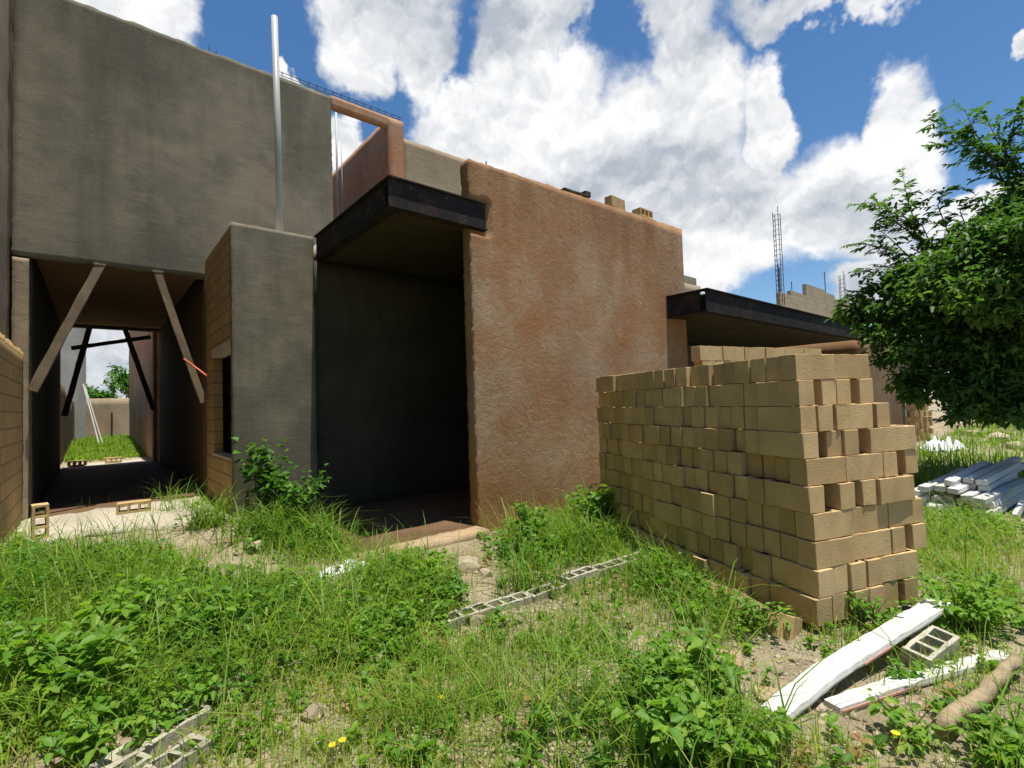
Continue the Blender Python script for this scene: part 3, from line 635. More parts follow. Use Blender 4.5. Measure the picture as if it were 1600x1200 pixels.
m = MB(); m.bar((5.62, 5.3, 5.03), (6.25, 5.3, 5.055), .12, .03, seg=3, jit=.004).bar((6.12, 5.3, 5.10), (6.25, 5.3, 5.105), .11, .06, jit=.004)
tag(m.build('plank', TIMBERD, loc=(5.6, 5.3, 5.0)), 'dark warped plank lying on top of the red-brown wall', 'plank')

# ---------------------------------------------------------------- timber props, conduit, strips
def props():
    def prop(a, b, w, h, mt, label, bend=.0):
        m = MB(); m.bar(a, b, w, h, up=(0, -1, 0.2), seg=7, bend=bend, jit=.006)
        tag(m.build('timber_prop', mt, loc=tuple(b), bevel=.004), label, 'timber prop', 'timber props in the passage')
    prop((.06, 9.93, 4.07), (-.70, 9.86, 2.10), .12, .045, TIMBER, 'weathered timber leaning from the passage lintel down to the boundary wall', .02)
    prop((.78, 9.93, 4.06), (1.40, 9.80, 1.88), .11, .045, TIMBER, 'weathered timber leaning from the passage lintel down to the block side wall', -.02)
    prop((-.14, 18.2, 4.2), (-.66, 18.2, 1.75), .13, .05, TIMBERD, 'dark timber sloping down to the left in the far end of the passage')
    prop((.66, 18.2, 4.2), (1.32, 18.2, 1.85), .13, .05, TIMBERD, 'dark timber sloping down to the right in the far end of the passage')
    prop((-.52, 18.1, 3.60), (1.25, 18.1, 4.02), .11, .05, TIMBERD, 'dark timber crosspiece nailed across the far end of the passage')
    m = MB(); m.box(-.03, .12, 9.90, 9.995, 4.05, 4.08); tag(m.build('timber_wedge', TIMBER, loc=(0, 9.9, 4.05), bevel=.004), 'short wedge on the head of the left near timber prop', 'wedge', 'wedges')
    m = MB(); m.box(.71, .86, 9.90, 9.995, 4.045, 4.075); tag(m.build('timber_wedge', TIMBER, loc=(.8, 9.9, 4.05), bevel=.004), 'short wedge on the head of the right near timber prop', 'wedge', 'wedges')
    m = MB(); m.tube([(1.12, 9.82, 2.62), (1.25, 9.75, 2.5), (1.38, 9.62, 2.36), (1.455, 9.5, 2.28)], .016, 8); tag(m.build('conduit', ORANGEP, loc=(1.3, 9.7, 2.4)), 'orange flexible conduit poking out beside the right near timber prop', 'conduit')
    for k, (x0, x1) in enumerate(((-.36, .18), (-.42, .05))):
        m = MB(); m.bar((x0, 27.9, 3.0+k*.12), (x1+.1, 27.2-k*.2, .25), .05, .03, seg=2); tag(m.build('white_strip', FOAM, loc=(x0, 27.5, .3)), ('longer' if k else 'shorter')+' white strip leaning in the grassy yard beyond the passage', 'strip', 'white strips leaning in the yard')
    m = MB(); m.tube([(.62, 33, .2), (.63, 33, 1.9)], .05, 6); tag(m.build('fence_post', TIMBERD, loc=(.62, 33, .2)), 'thin dark post standing in the yard before the back wall', 'post')
props()

# ---------------------------------------------------------------- foam pieces, log, rubble
def foam_strip(name, pts, w, h, label, tilt=0.0, pink=None):
    e = empty(name, tuple(pts[0]), label, 'foam strip', 'white foam strips in the foreground'); V = []; Fs = []
    P = [np.array(p, float) for p in pts]; seg = []
    for i in range(len(P)-1):
        nn = max(2, int(np.linalg.norm(P[i+1]-P[i])/.06)); seg += [P[i]+(P[i+1]-P[i])*t/nn for t in range(nn)]
    seg.append(P[-1]); n = len(seg)
    for i, p in enumerate(seg):
        d = seg[min(i+1, n-1)]-seg[max(0, i-1)]; d /= np.linalg.norm(d); r = np.cross(d, (0, 0, 1.)); r /= np.linalg.norm(r); u = np.cross(r, d)
        r, u = r*math.cos(tilt)+u*math.sin(tilt), u*math.cos(tilt)-r*math.sin(tilt)
        ww = w*(1 if 0 < i < n-1 else .9)+random.uniform(-.007, .007); hh = h+random.uniform(-.004, .004)
        for sx, sz in ((-.5, 0), (.5, 0), (.52, .3), (.5, 1), (-.5, 1)): V.append(p+r*ww*sx+u*hh*sz+np.array([0, 0, random.uniform(-.003, .003)]))
    for i in range(n-1):
        for k in range(5): Fs.append((i*5+k, i*5+(k+1) % 5, i*5+5+(k+1) % 5, i*5+5+k))
    Fs.append((4, 3, 2, 1, 0)); Fs.append(tuple((n-1)*5+k for k in range(5)))
    o = link_mesh('foam_body', V, Fs, FOAM, e, tuple(pts[0])); bm = bmesh.new(); bm.from_mesh(o.data); bmesh.ops.recalc_face_normals(bm, faces=bm.faces); bm.to_mesh(o.data); bm.free()
    if pink:
        m = MB()
        for i in range(int(n*pink[0]), int(n*pink[1])):
            a, b = seg[i], seg[i+1]; d = b-a; d /= np.linalg.norm(d); r = np.cross(d, (0, 0, 1.)); r /= np.linalg.norm(r); q = r*(w*.5+.008)+np.array([0, 0, h*.60])
            m.bar(a+q, b+q, .006, h*.35)
        m.build('pink_edge', FOAMP, e, loc=tuple(pts[0]))
def foreground():
    g = lambda px, py, h=0.0: (lambda p: (p[0], p[1], gz(p[0], p[1])+h))(at_z(px, py, .03))
    q = at_z(1470, 946, .17)
    foam_strip('foam_strip', [g(1200, 1118, .0), g(1290, 1062, .06), tuple(q)], .15, .036, 'long white foam strip with one end raised on a broken block', .12, (.42, .58))
    foam_strip('foam_strip', [g(1300, 1096, .0), g(1440, 1052, .01), g(1575, 1022, .0)], .10, .036, 'lower white foam strip with a pink edge lying flat in the grass', .05, (.02, .45))
    for px, py, sz, l in ((1185, 1150, .035, 'broken white foam crumb at the near tip of the long strip'), (1160, 1128, .028, 'small white foam crumb left of the near tip of the long strip'), (1222, 1160, .022, 'smallest white foam crumb below the near tip of the long strip')):
        p = g(px, py); m = MB(); m.box(-sz*1.4, sz*1.4, -sz, sz, 0, sz*.7); o = m.build('foam_crumb', FOAM, bevel=.004); o.location = p; o.rotation_euler = (random.uniform(-.3, .3), random.uniform(-.3, .3), random.uniform(0, 6))
        for vtx in o.data.vertices: vtx.co += Vector((random.uniform(-1, 1), random.uniform(-1, 1), random.uniform(-1, 1)))*sz*.2
        tag(o, l, 'foam crumb', 'white foam crumbs')
    a = g(1474, 1148, .07); b = g(1592, 1048, .09); m = MB(); pts = []; rr = []
    for k in range(13):
        t = k/12; pts.append(np.array(a)*(1-t)+np.array(b)*t+np.array([random.uniform(-.01, .01), random.uniform(-.01, .01), .012*math.sin(t*9)])); rr.append(.042-.012*t+random.uniform(-.006, .006))
    tag(m.tube(pts, rr, 12).build('log', LOGM, loc=a, smooth=True), 'pale weathered log lying in the grass at the lower right', 'log')
    # the stack of white foam boards and the flat sheets beside it
    k = 0
    rows = [(0, 8, 2.0), (1, 7, 1.9), (2, 6, 1.78), (3, 5, 1.66), (4, 3, 1.42)]; rw = ['bottom', 'second', 'third', 'fourth', 'top']
    for lv, n, ys in rows:
        for i in range(n):
            x0 = 8.95+random.uniform(-.25, .40)+.06*lv; y = ys-i*.142; z = gz(9, 1.5)+lv*.086
            m = MB(); m.bar((x0, y+random.uniform(-.03, .03), z+.04), (x0+2.6+random.uniform(-.5, .3), y+random.uniform(-.12, .12)-.22, z+.05+random.uniform(0, .08)), 12e-2, .075, up=(0, random.uniform(-.25, .25), 1), jit=.006)
            tag(m.build('foam_board', FOAM, loc=(x0, y, z), bevel=.006), f'{ORD[i]} white foam board from the left in the {rw[lv]} layer of the stack', 'foam board', 'stacked white foam boards')
    for i, (x0, x1, y0, y1, r) in enumerate(((8.75, 10.9, .1, .42, -.05), (8.7, 10.8, -.28, .04, -.02), (8.6, 10.6, -.66, -.35, .03))):
        z = gz(9, .2)+.06; m = MB(); m.bar((x0, y0, z), (x1, y0+r*2, z+.02), .31, .035); tag(m.build('foam_sheet', FOAM, loc=(x0, y0, z), bevel=.004), f'flat white foam sheet on the ground right of the stack, {ORD[i]} from the stack', 'foam sheet', 'flat white foam sheets')
    a = (9.9, 1.02, gz(9.5, 1)+.02); m = MB(); m.bar((8.85, .78, .05), (10.3, .62, .42), .05, .09); tag(m.build('foam_board', FOAM, loc=(8.85, .78, .05), bevel=.004), 'narrow white foam board leaning along the right side of the stack', 'foam board', 'stacked white foam boards')
    # crumpled plastic
    def crumple(name, c, r, h, label, mt=PLASTIC, seed=1):
        n = 26; gx, gy = np.meshgrid(np.linspace(-1, 1, n), np.linspace(-1, 1, n)); P = np.stack([gx*1.3+seed*3, gy*1.3, gx*0], -1)
        rr = np.sqrt(gx**2+gy**2); z = (np.abs(fbm(P, 2.2, 4))*3.2+.15)*h*np.clip(1.15-rr**2*.9, 0, 1)
        X = c[0]+gx*r[0]*(1+.3*fbm(P+9, 2, 2)); Y = c[1]+gy*r[1]*(1+.4*fbm(P+5, 2, 2)); V = np.stack([X, Y, c[2]+z-.01], -1).reshape(-1, 3)
        i, j = np.meshgrid(np.arange(n-1), np.arange(n-1)); a = (j*n+i).ravel(); Fs = np.stack([a, a+1, a+n+1, a+n], -1)
        rc = np.sqrt(gx**2+gy**2).ravel()[Fs].mean(1); Fs = Fs[rc < .98]
        tag(link_mesh(name, V, Fs, mt, loc=c), label, 'plastic sheet', 'crumpled plastic scraps')
    c = at_z(540, 890, .08); crumple('plastic_sheet', (c[0], c[1], gz(c[0], c[1])), (.30, .16), .10, 'crumpled pale plastic sheet in the grass before the porch step', PLASTIC, 1)
    c = at_z(520, 925, .05); crumple('plastic_sheet', (c[0], c[1], gz(c[0], c[1])), (.14, .10), .06, 'small white plastic scrap in the weeds below the crumpled sheet', PLASTIC, 2)
    c = at_z(1470, 697, .1); crumple('plastic_sheet', (c[0], c[1], gz(c[0], c[1])), (.8, .5), .38, 'white plastic sheeting in front of the block stacks under the tree', PLASTIC, 4)
    c = at_z(1565, 948, .02); crumple('plastic_sheet', (c[0], c[1], gz(c[0], c[1])), (.13, .07), .05, 'flattened pale yellow scrap lying on the grass at the right', BLOCKP, 6)
    # loose rubble, biggest pieces one by one
    def rock(px, py, s, label, mt=STONE, name='stone', flat=.6):
        p = at_z(px, py, .02); bm = bmesh.new(); bmesh.ops.create_icosphere(bm, subdivisions=2, radius=1); sd = random.uniform(0, 90)
        for vtx in bm.verts:
            f = 1+float(fbm(np.array([vtx.co.x+sd, vtx.co.y, vtx.co.z]), 1.3, 3))*1.1; vtx.co = Vector((vtx.co.x*f*1.15, vtx.co.y*f*.8, vtx.co.z*f*flat))
            for ax in range(3): vtx.co[ax] = max(-.75, min(.75, vtx.co[ax]))
        me = bpy.data.meshes.new(name); bm.to_mesh(me); bm.free(); me.materials.append(mt); o = bpy.data.objects.new(name, me); COL.objects.link(o)
        o.scale = (s, s, s); o.location = (p[0], p[1], gz(p[0], p[1])+s*.18); o.rotation_euler = (random.uniform(-.3, .3), random.uniform(-.3, .3), random.uniform(0, 6)); tag(o, label, 'stone', 'stones and rubble lying about')
    def shard(px, py, s, label):
        p = at_z(px, py, .02); m = MB(); m.box(-s, s, -s*.55, s*.55, 0, s*.42); o = m.build('block_shard', BRICKR, bevel=s*.06); o.location = (p[0], p[1], gz(p[0], p[1])-.01)
        for vtx in o.data.vertices: vtx.co += Vector((random.uniform(-1, 1), random.uniform(-1, 1), random.uniform(-1, 1)))*s*.10
        o.rotation_euler = (random.uniform(-.25, .25), random.uniform(-.25, .25), random.uniform(0, 6)); tag(o, label, 'block shard', 'stones and rubble lying about')
    shard(1120, 1012, .08, 'tan block shard left of the pile foot'); shard(1150, 1030, .085, 'flat tan block shard between the pile foot and the leafy weed'); shard(1205, 1082, .09, 'tilted tan block shard beside the near end of the long foam strip')
    shard(1070, 1012, .06, 'small tan block shard farthest left of the pile foot'); shard(1143, 1050, .05, 'smallest tan block shard under the leafy weed'); shard(985, 1050, .05, 'tan block shard in sparse grass before the half-buried course')
    for px, py, s, l in ((1310, 1175, .06, 'round pale stone by the near end of the foam strip'), (1215, 1045, .05, 'tan stone in the bare patch before the pile'), (1240, 1025, .04, 'small stone in the bare patch before the pile'),
                         (730, 890, .16, 'pale rock heap stone before the porch step'), (690, 900, .09, 'small pale stone left of the rock by the porch step'), (760, 900, .08, 'pale stone right of the rock by the porch step'), (745, 970, .09, 'pale stone at the left end of the half-buried course'), (585, 1035, .08, 'white stone in the weeds left of the course'),
                         (490, 1120, .07, 'white stone in the lower middle grass'), (1400, 1100, .05, 'stone between the foam strip and the log'), (1345, 1080, .045, 'stone under the flat foam strip'), (980, 1105, .035, 'white pebble left of the leafy weed'), (1520, 680, .34, 'boulder under the right of the tree'), (1560, 690, .38, 'pale boulder in the bushes under the tree'), (1585, 700, .26, 'small boulder right of the pale boulder'), (400, 880, .12, 'pale stone on the sandy patch'), (365, 905, .09, 'stone at the left of the sandy patch'), (1245, 1170, .05, 'pale stone low in the weeds')):
        rock(px, py, s, l, flat=.55)
foreground()

# ---------------------------------------------------------------- leaves and blades
def leaf_arrays(P, D, N, L, Wd, fold=.25, droop=.2):
    n = len(P); D = D/np.linalg.norm(D, axis=1, keepdims=True); S = np.cross(D, N); S /= np.linalg.norm(S, axis=1, keepdims=True)+1e-9; U = np.cross(S, D)
    L = L[:, None]; Wd = Wd[:, None]; V = np.empty((n, 6, 3)); dr = np.array([0, 0, -1.0])
    V[:, 0] = P; V[:, 1] = P+D*L*.33+S*Wd*.5+U*Wd*fold; V[:, 2] = P+D*L*.72+S*Wd*.36+U*Wd*fold*.7+dr*L*droop*.4
    V[:, 3] = P+D*L+dr*L*droop; V[:, 4] = P+D*L*.72-S*Wd*.36+U*Wd*fold*.7+dr*L*droop*.4; V[:, 5] = P+D*L*.33-S*Wd*.5+U*Wd*fold
    b = np.arange(n)[:, None]*6; Fs = np.concatenate([b+np.array([[0, 1, 2, 3]]), b+np.array([[0, 3, 4, 5]])], 0)
    return V.reshape(-1, 3), Fs
def blade_arrays(P, H, lean, az, Wd, curl):
    n = len(P); d = np.stack([np.cos(az), np.sin(az), az*0], -1); s = np.stack([-np.sin(az), np.cos(az), az*0], -1); V = np.empty((n, 8, 3))
    for k, t in enumerate((0, .4, .75, 1.0)):
        out = lean*t+curl*t*t; h = t-.45*curl*t**3
        c = P+d*(H*out)[:, None]+np.array([0, 0, 1.0])*(H*h)[:, None]; w = (Wd*(1, .85, .55, .08)[k])[:, None]
        V[:, 2*k] = c-s*w/2; V[:, 2*k+1] = c+s*w/2
    b = np.arange(n)[:, None]*8; Fs = np.concatenate([b+np.array([[0, 1, 3, 2]]), b+np.array([[2, 3, 5, 4]]), b+np.array([[4, 5, 7, 6]])], 0)
    return V.reshape(-1, 3), Fs
# plant cover, surveyed from the photograph: (px, py, rx, ry, amount) on the ground
LUSH = [(150, 950, 330, 80, 1), (70, 1070, 220, 100, 1), (420, 965, 130, 60, .9), (330, 1030, 140, 55, .9), (560, 1000, 120, 50, .6), (640, 930, 90, 50, .9), (480, 840, 100, 42, .9), (850, 850, 90, 40, .8), (940, 830, 80, 45, 1), (1060, 900, 70, 50, .7), (1110, 960, 60, 40, .5), (1060, 1120, 110, 80, .6), (1520, 960, 60, 50, .7), (1590, 1200, 60, 30, .7), (1490, 830, 120, 35, .5), (1000, 1170, 200, 50, .6), (20, 900, 60, 50, .8)]
SHORT = [(720, 1050, 420, 150, .9), (300, 1150, 200, 60, .45), (850, 920, 220, 60, .7), (500, 850, 150, 45, .8), (1500, 860, 130, 60, 1), (1530, 930, 90, 40, .7), (950, 1000, 200, 100, .75), (1250, 1180, 160, 40, .7), (1480, 1060, 100, 60, .5), (1350, 1010, 120, 30, .4), (250, 900, 250, 60, .5), (1180, 960, 90, 40, .5), (330, 800, 60, 30, .8), (1580, 800, 90, 30, .7), (1900, 900, 330, 200, .6), (1760, 1120, 150, 200, .6), (800, 1560, 1300, 330, .6), (-320, 1050, 380, 300, .8)]
BARE = [(365, 893, 75, 26, 1), (190, 822, 150, 40, 1), (300, 845, 90, 22, .9), (745, 900, 70, 24, .9), (1215, 1045, 90, 38, 1), (1330, 1130, 110, 40, .75), (490, 1135, 60, 30, .6), (720, 985, 50, 20, .6), (230, 1165, 70, 30, .9), (900, 1150, 60, 26, .6), (1000, 1075, 60, 25, .5), (1480, 930, 40, 18, .6), (1550, 1000, 50, 25, .6), (1480, 700, 80, 16, 1), (680, 855, 80, 16, 1), (1420, 1100, 70, 26, .6), (820, 1190, 80, 20, .4), (600, 1060, 40, 20, .4), (860, 1075, 60, 22, .6), (640, 1165, 70, 24, .6), (1110, 1040, 60, 24, .8), (560, 1090, 50, 18, .5), (820, 985, 50, 18, .5), (1400, 1170, 70, 20, .6), (980, 960, 40, 16, .5), (700, 1080, 30, 14, .6), (800, 955, 130, 22, .75), (660, 1000, 90, 20, .6), (930, 900, 70, 16, .6), (1180, 1110, 60, 26, .6), (1010, 1010, 70, 22, .5), (880, 1180, 70, 22, .6), (1450, 1180, 60, 20, .5)]
def cover(pts, regs):
    X, Y = project_many(pts); r = np.zeros(len(pts))
    for px, py, rx, ry, a in regs: r = np.maximum(r, a*np.clip(1.35-np.sqrt(((X-px)/rx)**2+((Y-py)/ry)**2), 0, .8)/.8)
    return r
def project_many(P):
    v = P-EYEP; f = v@FWD; f = np.where(f < .3, .3, f); return 800+F_PX*(v@RGT)/f, 600-F_PX*(v@UPV)/f
def blocked(x, y):                                    # feet of walls, floors and piles where nothing grows
    b = (y > 4.95) & (x > 2.1) & (x < 9); b |= (y > 7.7) & (x > 1.4); b |= (x < -.78) & (y < 40); b |= (y > 9.7) & (y < 19.8)
    u = (x-3.9)*.350+(y-1.35)*.937; v = (x-3.9)*.937-(y-1.35)*.350; b |= (u > .05) & (v > .03) & (u < 3.1) & (v < 1.3)
    b |= (x > 8.7) & (x < 11.2) & (y > -.5) & (y < 2.0); b |= (x > 5.9) & (x < 8.5) & (y > 2.4) & (y < 3.5); return b
def scatter(n, near=1.2, far=14.0, p=1.35):
    # even spread in bearing, thinning with distance as the photograph resolves less
    r = near+(far-near)*RNG.random(n)**p*1.0; a = rad(-18)+RNG.random(n)*rad(124)
    x = r*np.sin(a); y = r*np.cos(a); return np.stack([x, y, ground_z(x, y)], -1)
def grass():
    Vs, Fa, Ta, nv = [], [], [], 0
    def emit(P, H, lean, az, Wd, curl, tint):
        nonlocal nv
        V, Fs = blade_arrays(P, H, lean, az, Wd, curl); Vs.append(V); Fa.append(Fs+nv); Ta.append(np.repeat(tint, 8)); nv += len(V)
    P = scatter(420000, 1.3, 13, 1.15); L = cover(P, LUSH); S = cover(P, SHORT); B = cover(P, BARE); pat = fbm(P, 1.1, 4)+.5
    keep = (RNG.random(len(P)) < np.clip((np.maximum(S*.70, L*.95)*(2.2*pat-.50)+.05)*(1-.93*B), .012, 1)) & ~blocked(P[:, 0], P[:, 1]); P, L, S, pat, B = P[keep], L[keep], S[keep], pat[keep], B[keep]; n = len(P)
    H = (.06+.12*RNG.random(n)**1.6+.07*S*RNG.random(n)+L*.22*RNG.random(n)**1.3)*(1-.5*B); dry = (RNG.random(n) < .10+.20*(1-L)*(fbm(P, .7, 3)+.5))
    tint = np.clip(.45+.45*fbm(P, .8, 3)*1.4+.14*(1-L)+RNG.normal(0, .13, n), 0, .80); tint[dry] = RNG.uniform(.75, 1, dry.sum())
    emit(P, H, RNG.normal(.15, .25, n), RNG.random(n)*6.283, .0035+.005*RNG.random(n)+.003*L, RNG.random(n)*.9, tint)
    # long arching blades in the lush places
    P = scatter(85000, 1.5, 11, 1.1); L = cover(P, LUSH)+.10*cover(P, SHORT); B = cover(P, BARE); keep = (RNG.random(len(P)) < L**1.1*.45*(1-B)*(.3+1.4*np.clip(fbm(P, 1.7, 3)+.5, 0, 1)**2)) & ~blocked(P[:, 0], P[:, 1]); P = P[keep]; n = len(P)
    emit(P, .24+.42*RNG.random(n), RNG.normal(.25, .25, n), RNG.random(n)*6.283, .004+.010*RNG.random(n)**1.5, .2+RNG.random(n)*.9, np.clip(RNG.normal(.42, .18, n), 0, .78))
    # thin flowering stalks and dead straw standing among the rest
    P = scatter(30000, 1.4, 10, 1.1); k = (RNG.random(len(P)) < .05+.25*np.maximum(cover(P, SHORT)*.7, cover(P, LUSH))*np.clip(fbm(P, 1.3, 3)*3+.5, 0, 1)) & ~blocked(P[:, 0], P[:, 1]); P = P[k]; n = len(P)
    emit(P, .14+.34*RNG.random(n)**1.5, RNG.normal(.1, .18, n), RNG.random(n)*6.283, .0018+.002*RNG.random(n), RNG.random(n)*.35, RNG.uniform(.5, 1, n))
    # yard beyond the passage and verge under the tree
    n = 14000; x = RNG.uniform(-.8, 1.35, n); y = RNG.uniform(21.0, 36, n); keep = RNG.random(n) < sstep(20.5, 24, y); x, y = x[keep], y[keep]; n = len(x)
    emit(np.stack([x, y, ground_z(x, y)], -1), .15+.4*RNG.random(n)*sstep(22, 28, y), RNG.normal(.1, .25, n), RNG.random(n)*6.28, .03+.02*RNG.random(n), RNG.random(n)*.8, np.clip(RNG.normal(.5, .12, n), 0, .8))
    n = 16000; x = RNG.uniform(11, 32, n); y = RNG.uniform(-6, 3.6, n); k = fbm(np.stack([x, y, x*0], -1), .5, 3) > -.04; x, y = x[k], y[k]; n = len(x)
    emit(np.stack([x, y, ground_z(x, y)], -1), .12+.4*RNG.random(n), RNG.normal(.1, .3, n), RNG.random(n)*6.28, .015+.02*RNG.random(n), RNG.random(n)*.8, np.clip(RNG.normal(.45, .15, n), 0, .8))
    o = link_mesh('grass', np.concatenate(Vs), np.concatenate(Fa), GRASSM, tint=np.concatenate(Ta)); tag(o, kind='stuff')
def weed_leaves(P, H, nl, size, rng, tint0):
    """leafy stems: leaves up each stem, facing the light"""
    n = len(P); k = np.repeat(np.arange(n), nl); m = len(k); t = rng.random(m)**.7; az = rng.random(m)*6.283; lean = rng.normal(0, .22, (n, 2))[k]
    B = P[k]+np.stack([lean[:, 0]*H[k]*t, lean[:, 1]*H[k]*t, H[k]*t], -1); el = rng.normal(.25, .35, m)
    D = np.stack([np.cos(az)*np.cos(el), np.sin(az)*np.cos(el), np.sin(el)], -1); N = np.stack([rng.normal(0, .3, m), rng.normal(0, .3, m), np.ones(m)], -1); N -= D*np.sum(N*D, 1, keepdims=True)
    L = size[k]*(.6+.7*rng.random(m)); V, Fs = leaf_arrays(B, D, N, L, L*(.5+.25*rng.random(m)), .16, .25)
    return V, Fs, np.repeat(np.clip(tint0[k]+rng.normal(0, .12, m), 0, 1), 6)
def undergrowth():
    P = scatter(60000, 1.4, 12, 1.1); L = cover(P, LUSH); S = cover(P, SHORT); B = cover(P, BARE)
    keep = (RNG.random(len(P)) < np.clip(L*.60*np.clip(fbm(P, 1.4, 3)*3+.75, .08, 1.2)+S*.24*np.clip(fbm(P, 2, 3)*3+.45, 0, 1), .006, 1)*(1-.9*B)) & ~blocked(P[:, 0], P[:, 1]); P, L = P[keep], L[keep]; n = len(P)
    V, Fs, t = weed_leaves(P, .05+L*.24*RNG.random(n)+.05*RNG.random(n), 8, .035+.03*RNG.random(n)+.022*L*(fbm(P, 2, 2)+.5), RNG, np.clip(.52+.9*fbm(P, 1.2, 3), .08, .95))
    tag(link_mesh('undergrowth', V, Fs, WEEDM, tint=t), kind='stuff')
    P = scatter(9000, 1.4, 9, 1.1); k = (RNG.random(len(P)) < .5*cover(P, SHORT)*np.clip(fbm(P, 1.5, 3)*4+.2, 0, 1)) & ~blocked(P[:, 0], P[:, 1]); P = P[k]; n = len(P)
    V, Fs, t = weed_leaves(P, .03+.05*RNG.random(n), 3, .03+.03*RNG.random(n), RNG, RNG.random(n)); tag(link_mesh('leaf_litter', V, Fs, DRYM, tint=t), kind='stuff')
def gravel():
    P = scatter(60000, 1.4, 10, 1.1); B = cover(P, BARE); k = (RNG.random(len(P)) < np.clip(B*.55*(.4+fbm(P, 2.5, 3)+.5)+.05, 0, 1)) & ~((P[:, 1] > 4.9) & (P[:, 0] > 2.1)) & (P[:, 0] > -.75); P = P[k]; n = len(P)
    base = np.array([(1, 0, 0), (-1, 0, 0), (0, 1, 0), (0, -1, 0), (0, 0, .8), (0, 0, -.6)]); tri = np.array([(0, 2, 4), (2, 1, 4), (1, 3, 4), (3, 0, 4), (2, 0, 5), (1, 2, 5), (3, 1, 5), (0, 3, 5)])
    s = (.006+.030*RNG.random(n)**4)[:, None, None]; a = RNG.random(n)*6.28; V = base[None]*(1+RNG.normal(0, .3, (n, 6, 1)))*s; c, q = np.cos(a)[:, None], np.sin(a)[:, None]
    V = np.stack([V[..., 0]*c-V[..., 1]*q, V[..., 0]*q+V[..., 1]*c, V[..., 2]], -1)+P[:, None]; Fs = (np.arange(n)[:, None, None]*6+tri[None]).reshape(-1, 3)
    tag(link_mesh('gravel', V.reshape(-1, 3), Fs, STONE), kind='stuff')
grass(); undergrowth(); gravel()

def weed_plant(px, py, h, spread, stems, nl, size, label, name='weed_plant', tint=.5, z=.0, seed=0, group='broad-leaved weeds'):
    rng = np.random.default_rng(seed+100); p = at_z(px, py, z); base = np.array([p[0], p[1], gz(p[0], p[1])])
    e = empty(name, tuple(base), label, 'plant', group); Vs, Fa, Ta, nv = [], [], [], 0; sm = MB()
    for s in range(stems):
        a = rng.random()*6.283; sp = spread*rng.random()**.6; hh = h*(.55+.5*rng.random()); top = base+np.array([math.cos(a)*sp, math.sin(a)*sp, hh]); mid = base+(top-base)*.5+np.array([0, 0, hh*.12]); foot = base+np.array([math.cos(a), math.sin(a), 0])*sp*.25
        sm.tube([foot, mid, top], [.005, .004, .002], 5)
        m = nl; t = .2+.8*rng.random(m)**.7; B = np.where(t[:, None] < .5, foot+(mid-foot)*(t[:, None]*2), mid+(top-mid)*(t[:, None]*2-1)); az = rng.random(m)*6.283; el = rng.normal(.15, .3, m)
        D = np.stack([np.cos(az)*np.cos(el), np.sin(az)*np.cos(el), np.sin(el)], -1); N = np.stack([rng.normal(0, .25, m), rng.normal(0, .25, m), np.ones(m)], -1); N -= D*np.sum(N*D, 1, keepdims=True)
        L = size*(.55+.75*rng.random(m)); V, Fs = leaf_arrays(B+D*.02, D, N, L, L*(.5+.2*rng.random(m)), .15, .35); Vs.append(V); Fa.append(Fs+nv); Ta.append(np.repeat(np.clip(tint+rng.normal(0, .15, m), 0, 1), 6)); nv += len(V)
    sm.build('stem', WEEDSTEM, e, loc=tuple(base)); link_mesh('leaves', np.concatenate(Vs), np.concatenate(Fa), WEEDM, e, tuple(base), tint=np.concatenate(Ta))
def grass_tuft(px, py, h, n, label, z=.0, seed=0, w=.012, spread=.12):
    rng = np.random.default_rng(seed+300); p = at_z(px, py, z); base = np.array([p[0], p[1], gz(p[0], p[1])])
    P = base+np.stack([rng.normal(0, spread, n), rng.normal(0, spread*.7, n), np.zeros(n)], -1); P[:, 2] = ground_z(P[:, 0], P[:, 1])
    V, Fs = blade_arrays(P, h*(.5+.6*rng.random(n)), rng.normal(.15, .2, n), rng.random(n)*6.283, w*(.6+.8*rng.random(n)), .2+rng.random(n)*.9)
    tag(link_mesh('grass_tuft', V, Fs, GRASSM, loc=tuple(base), tint=np.repeat(np.clip(rng.normal(.35, .14, n), 0, .75), 8)), label, 'grass tuft', 'tall grass tufts')
WEEDSTEM = solid('weed_stem', (.10, .13, .04), .8, .3, 20, 0)
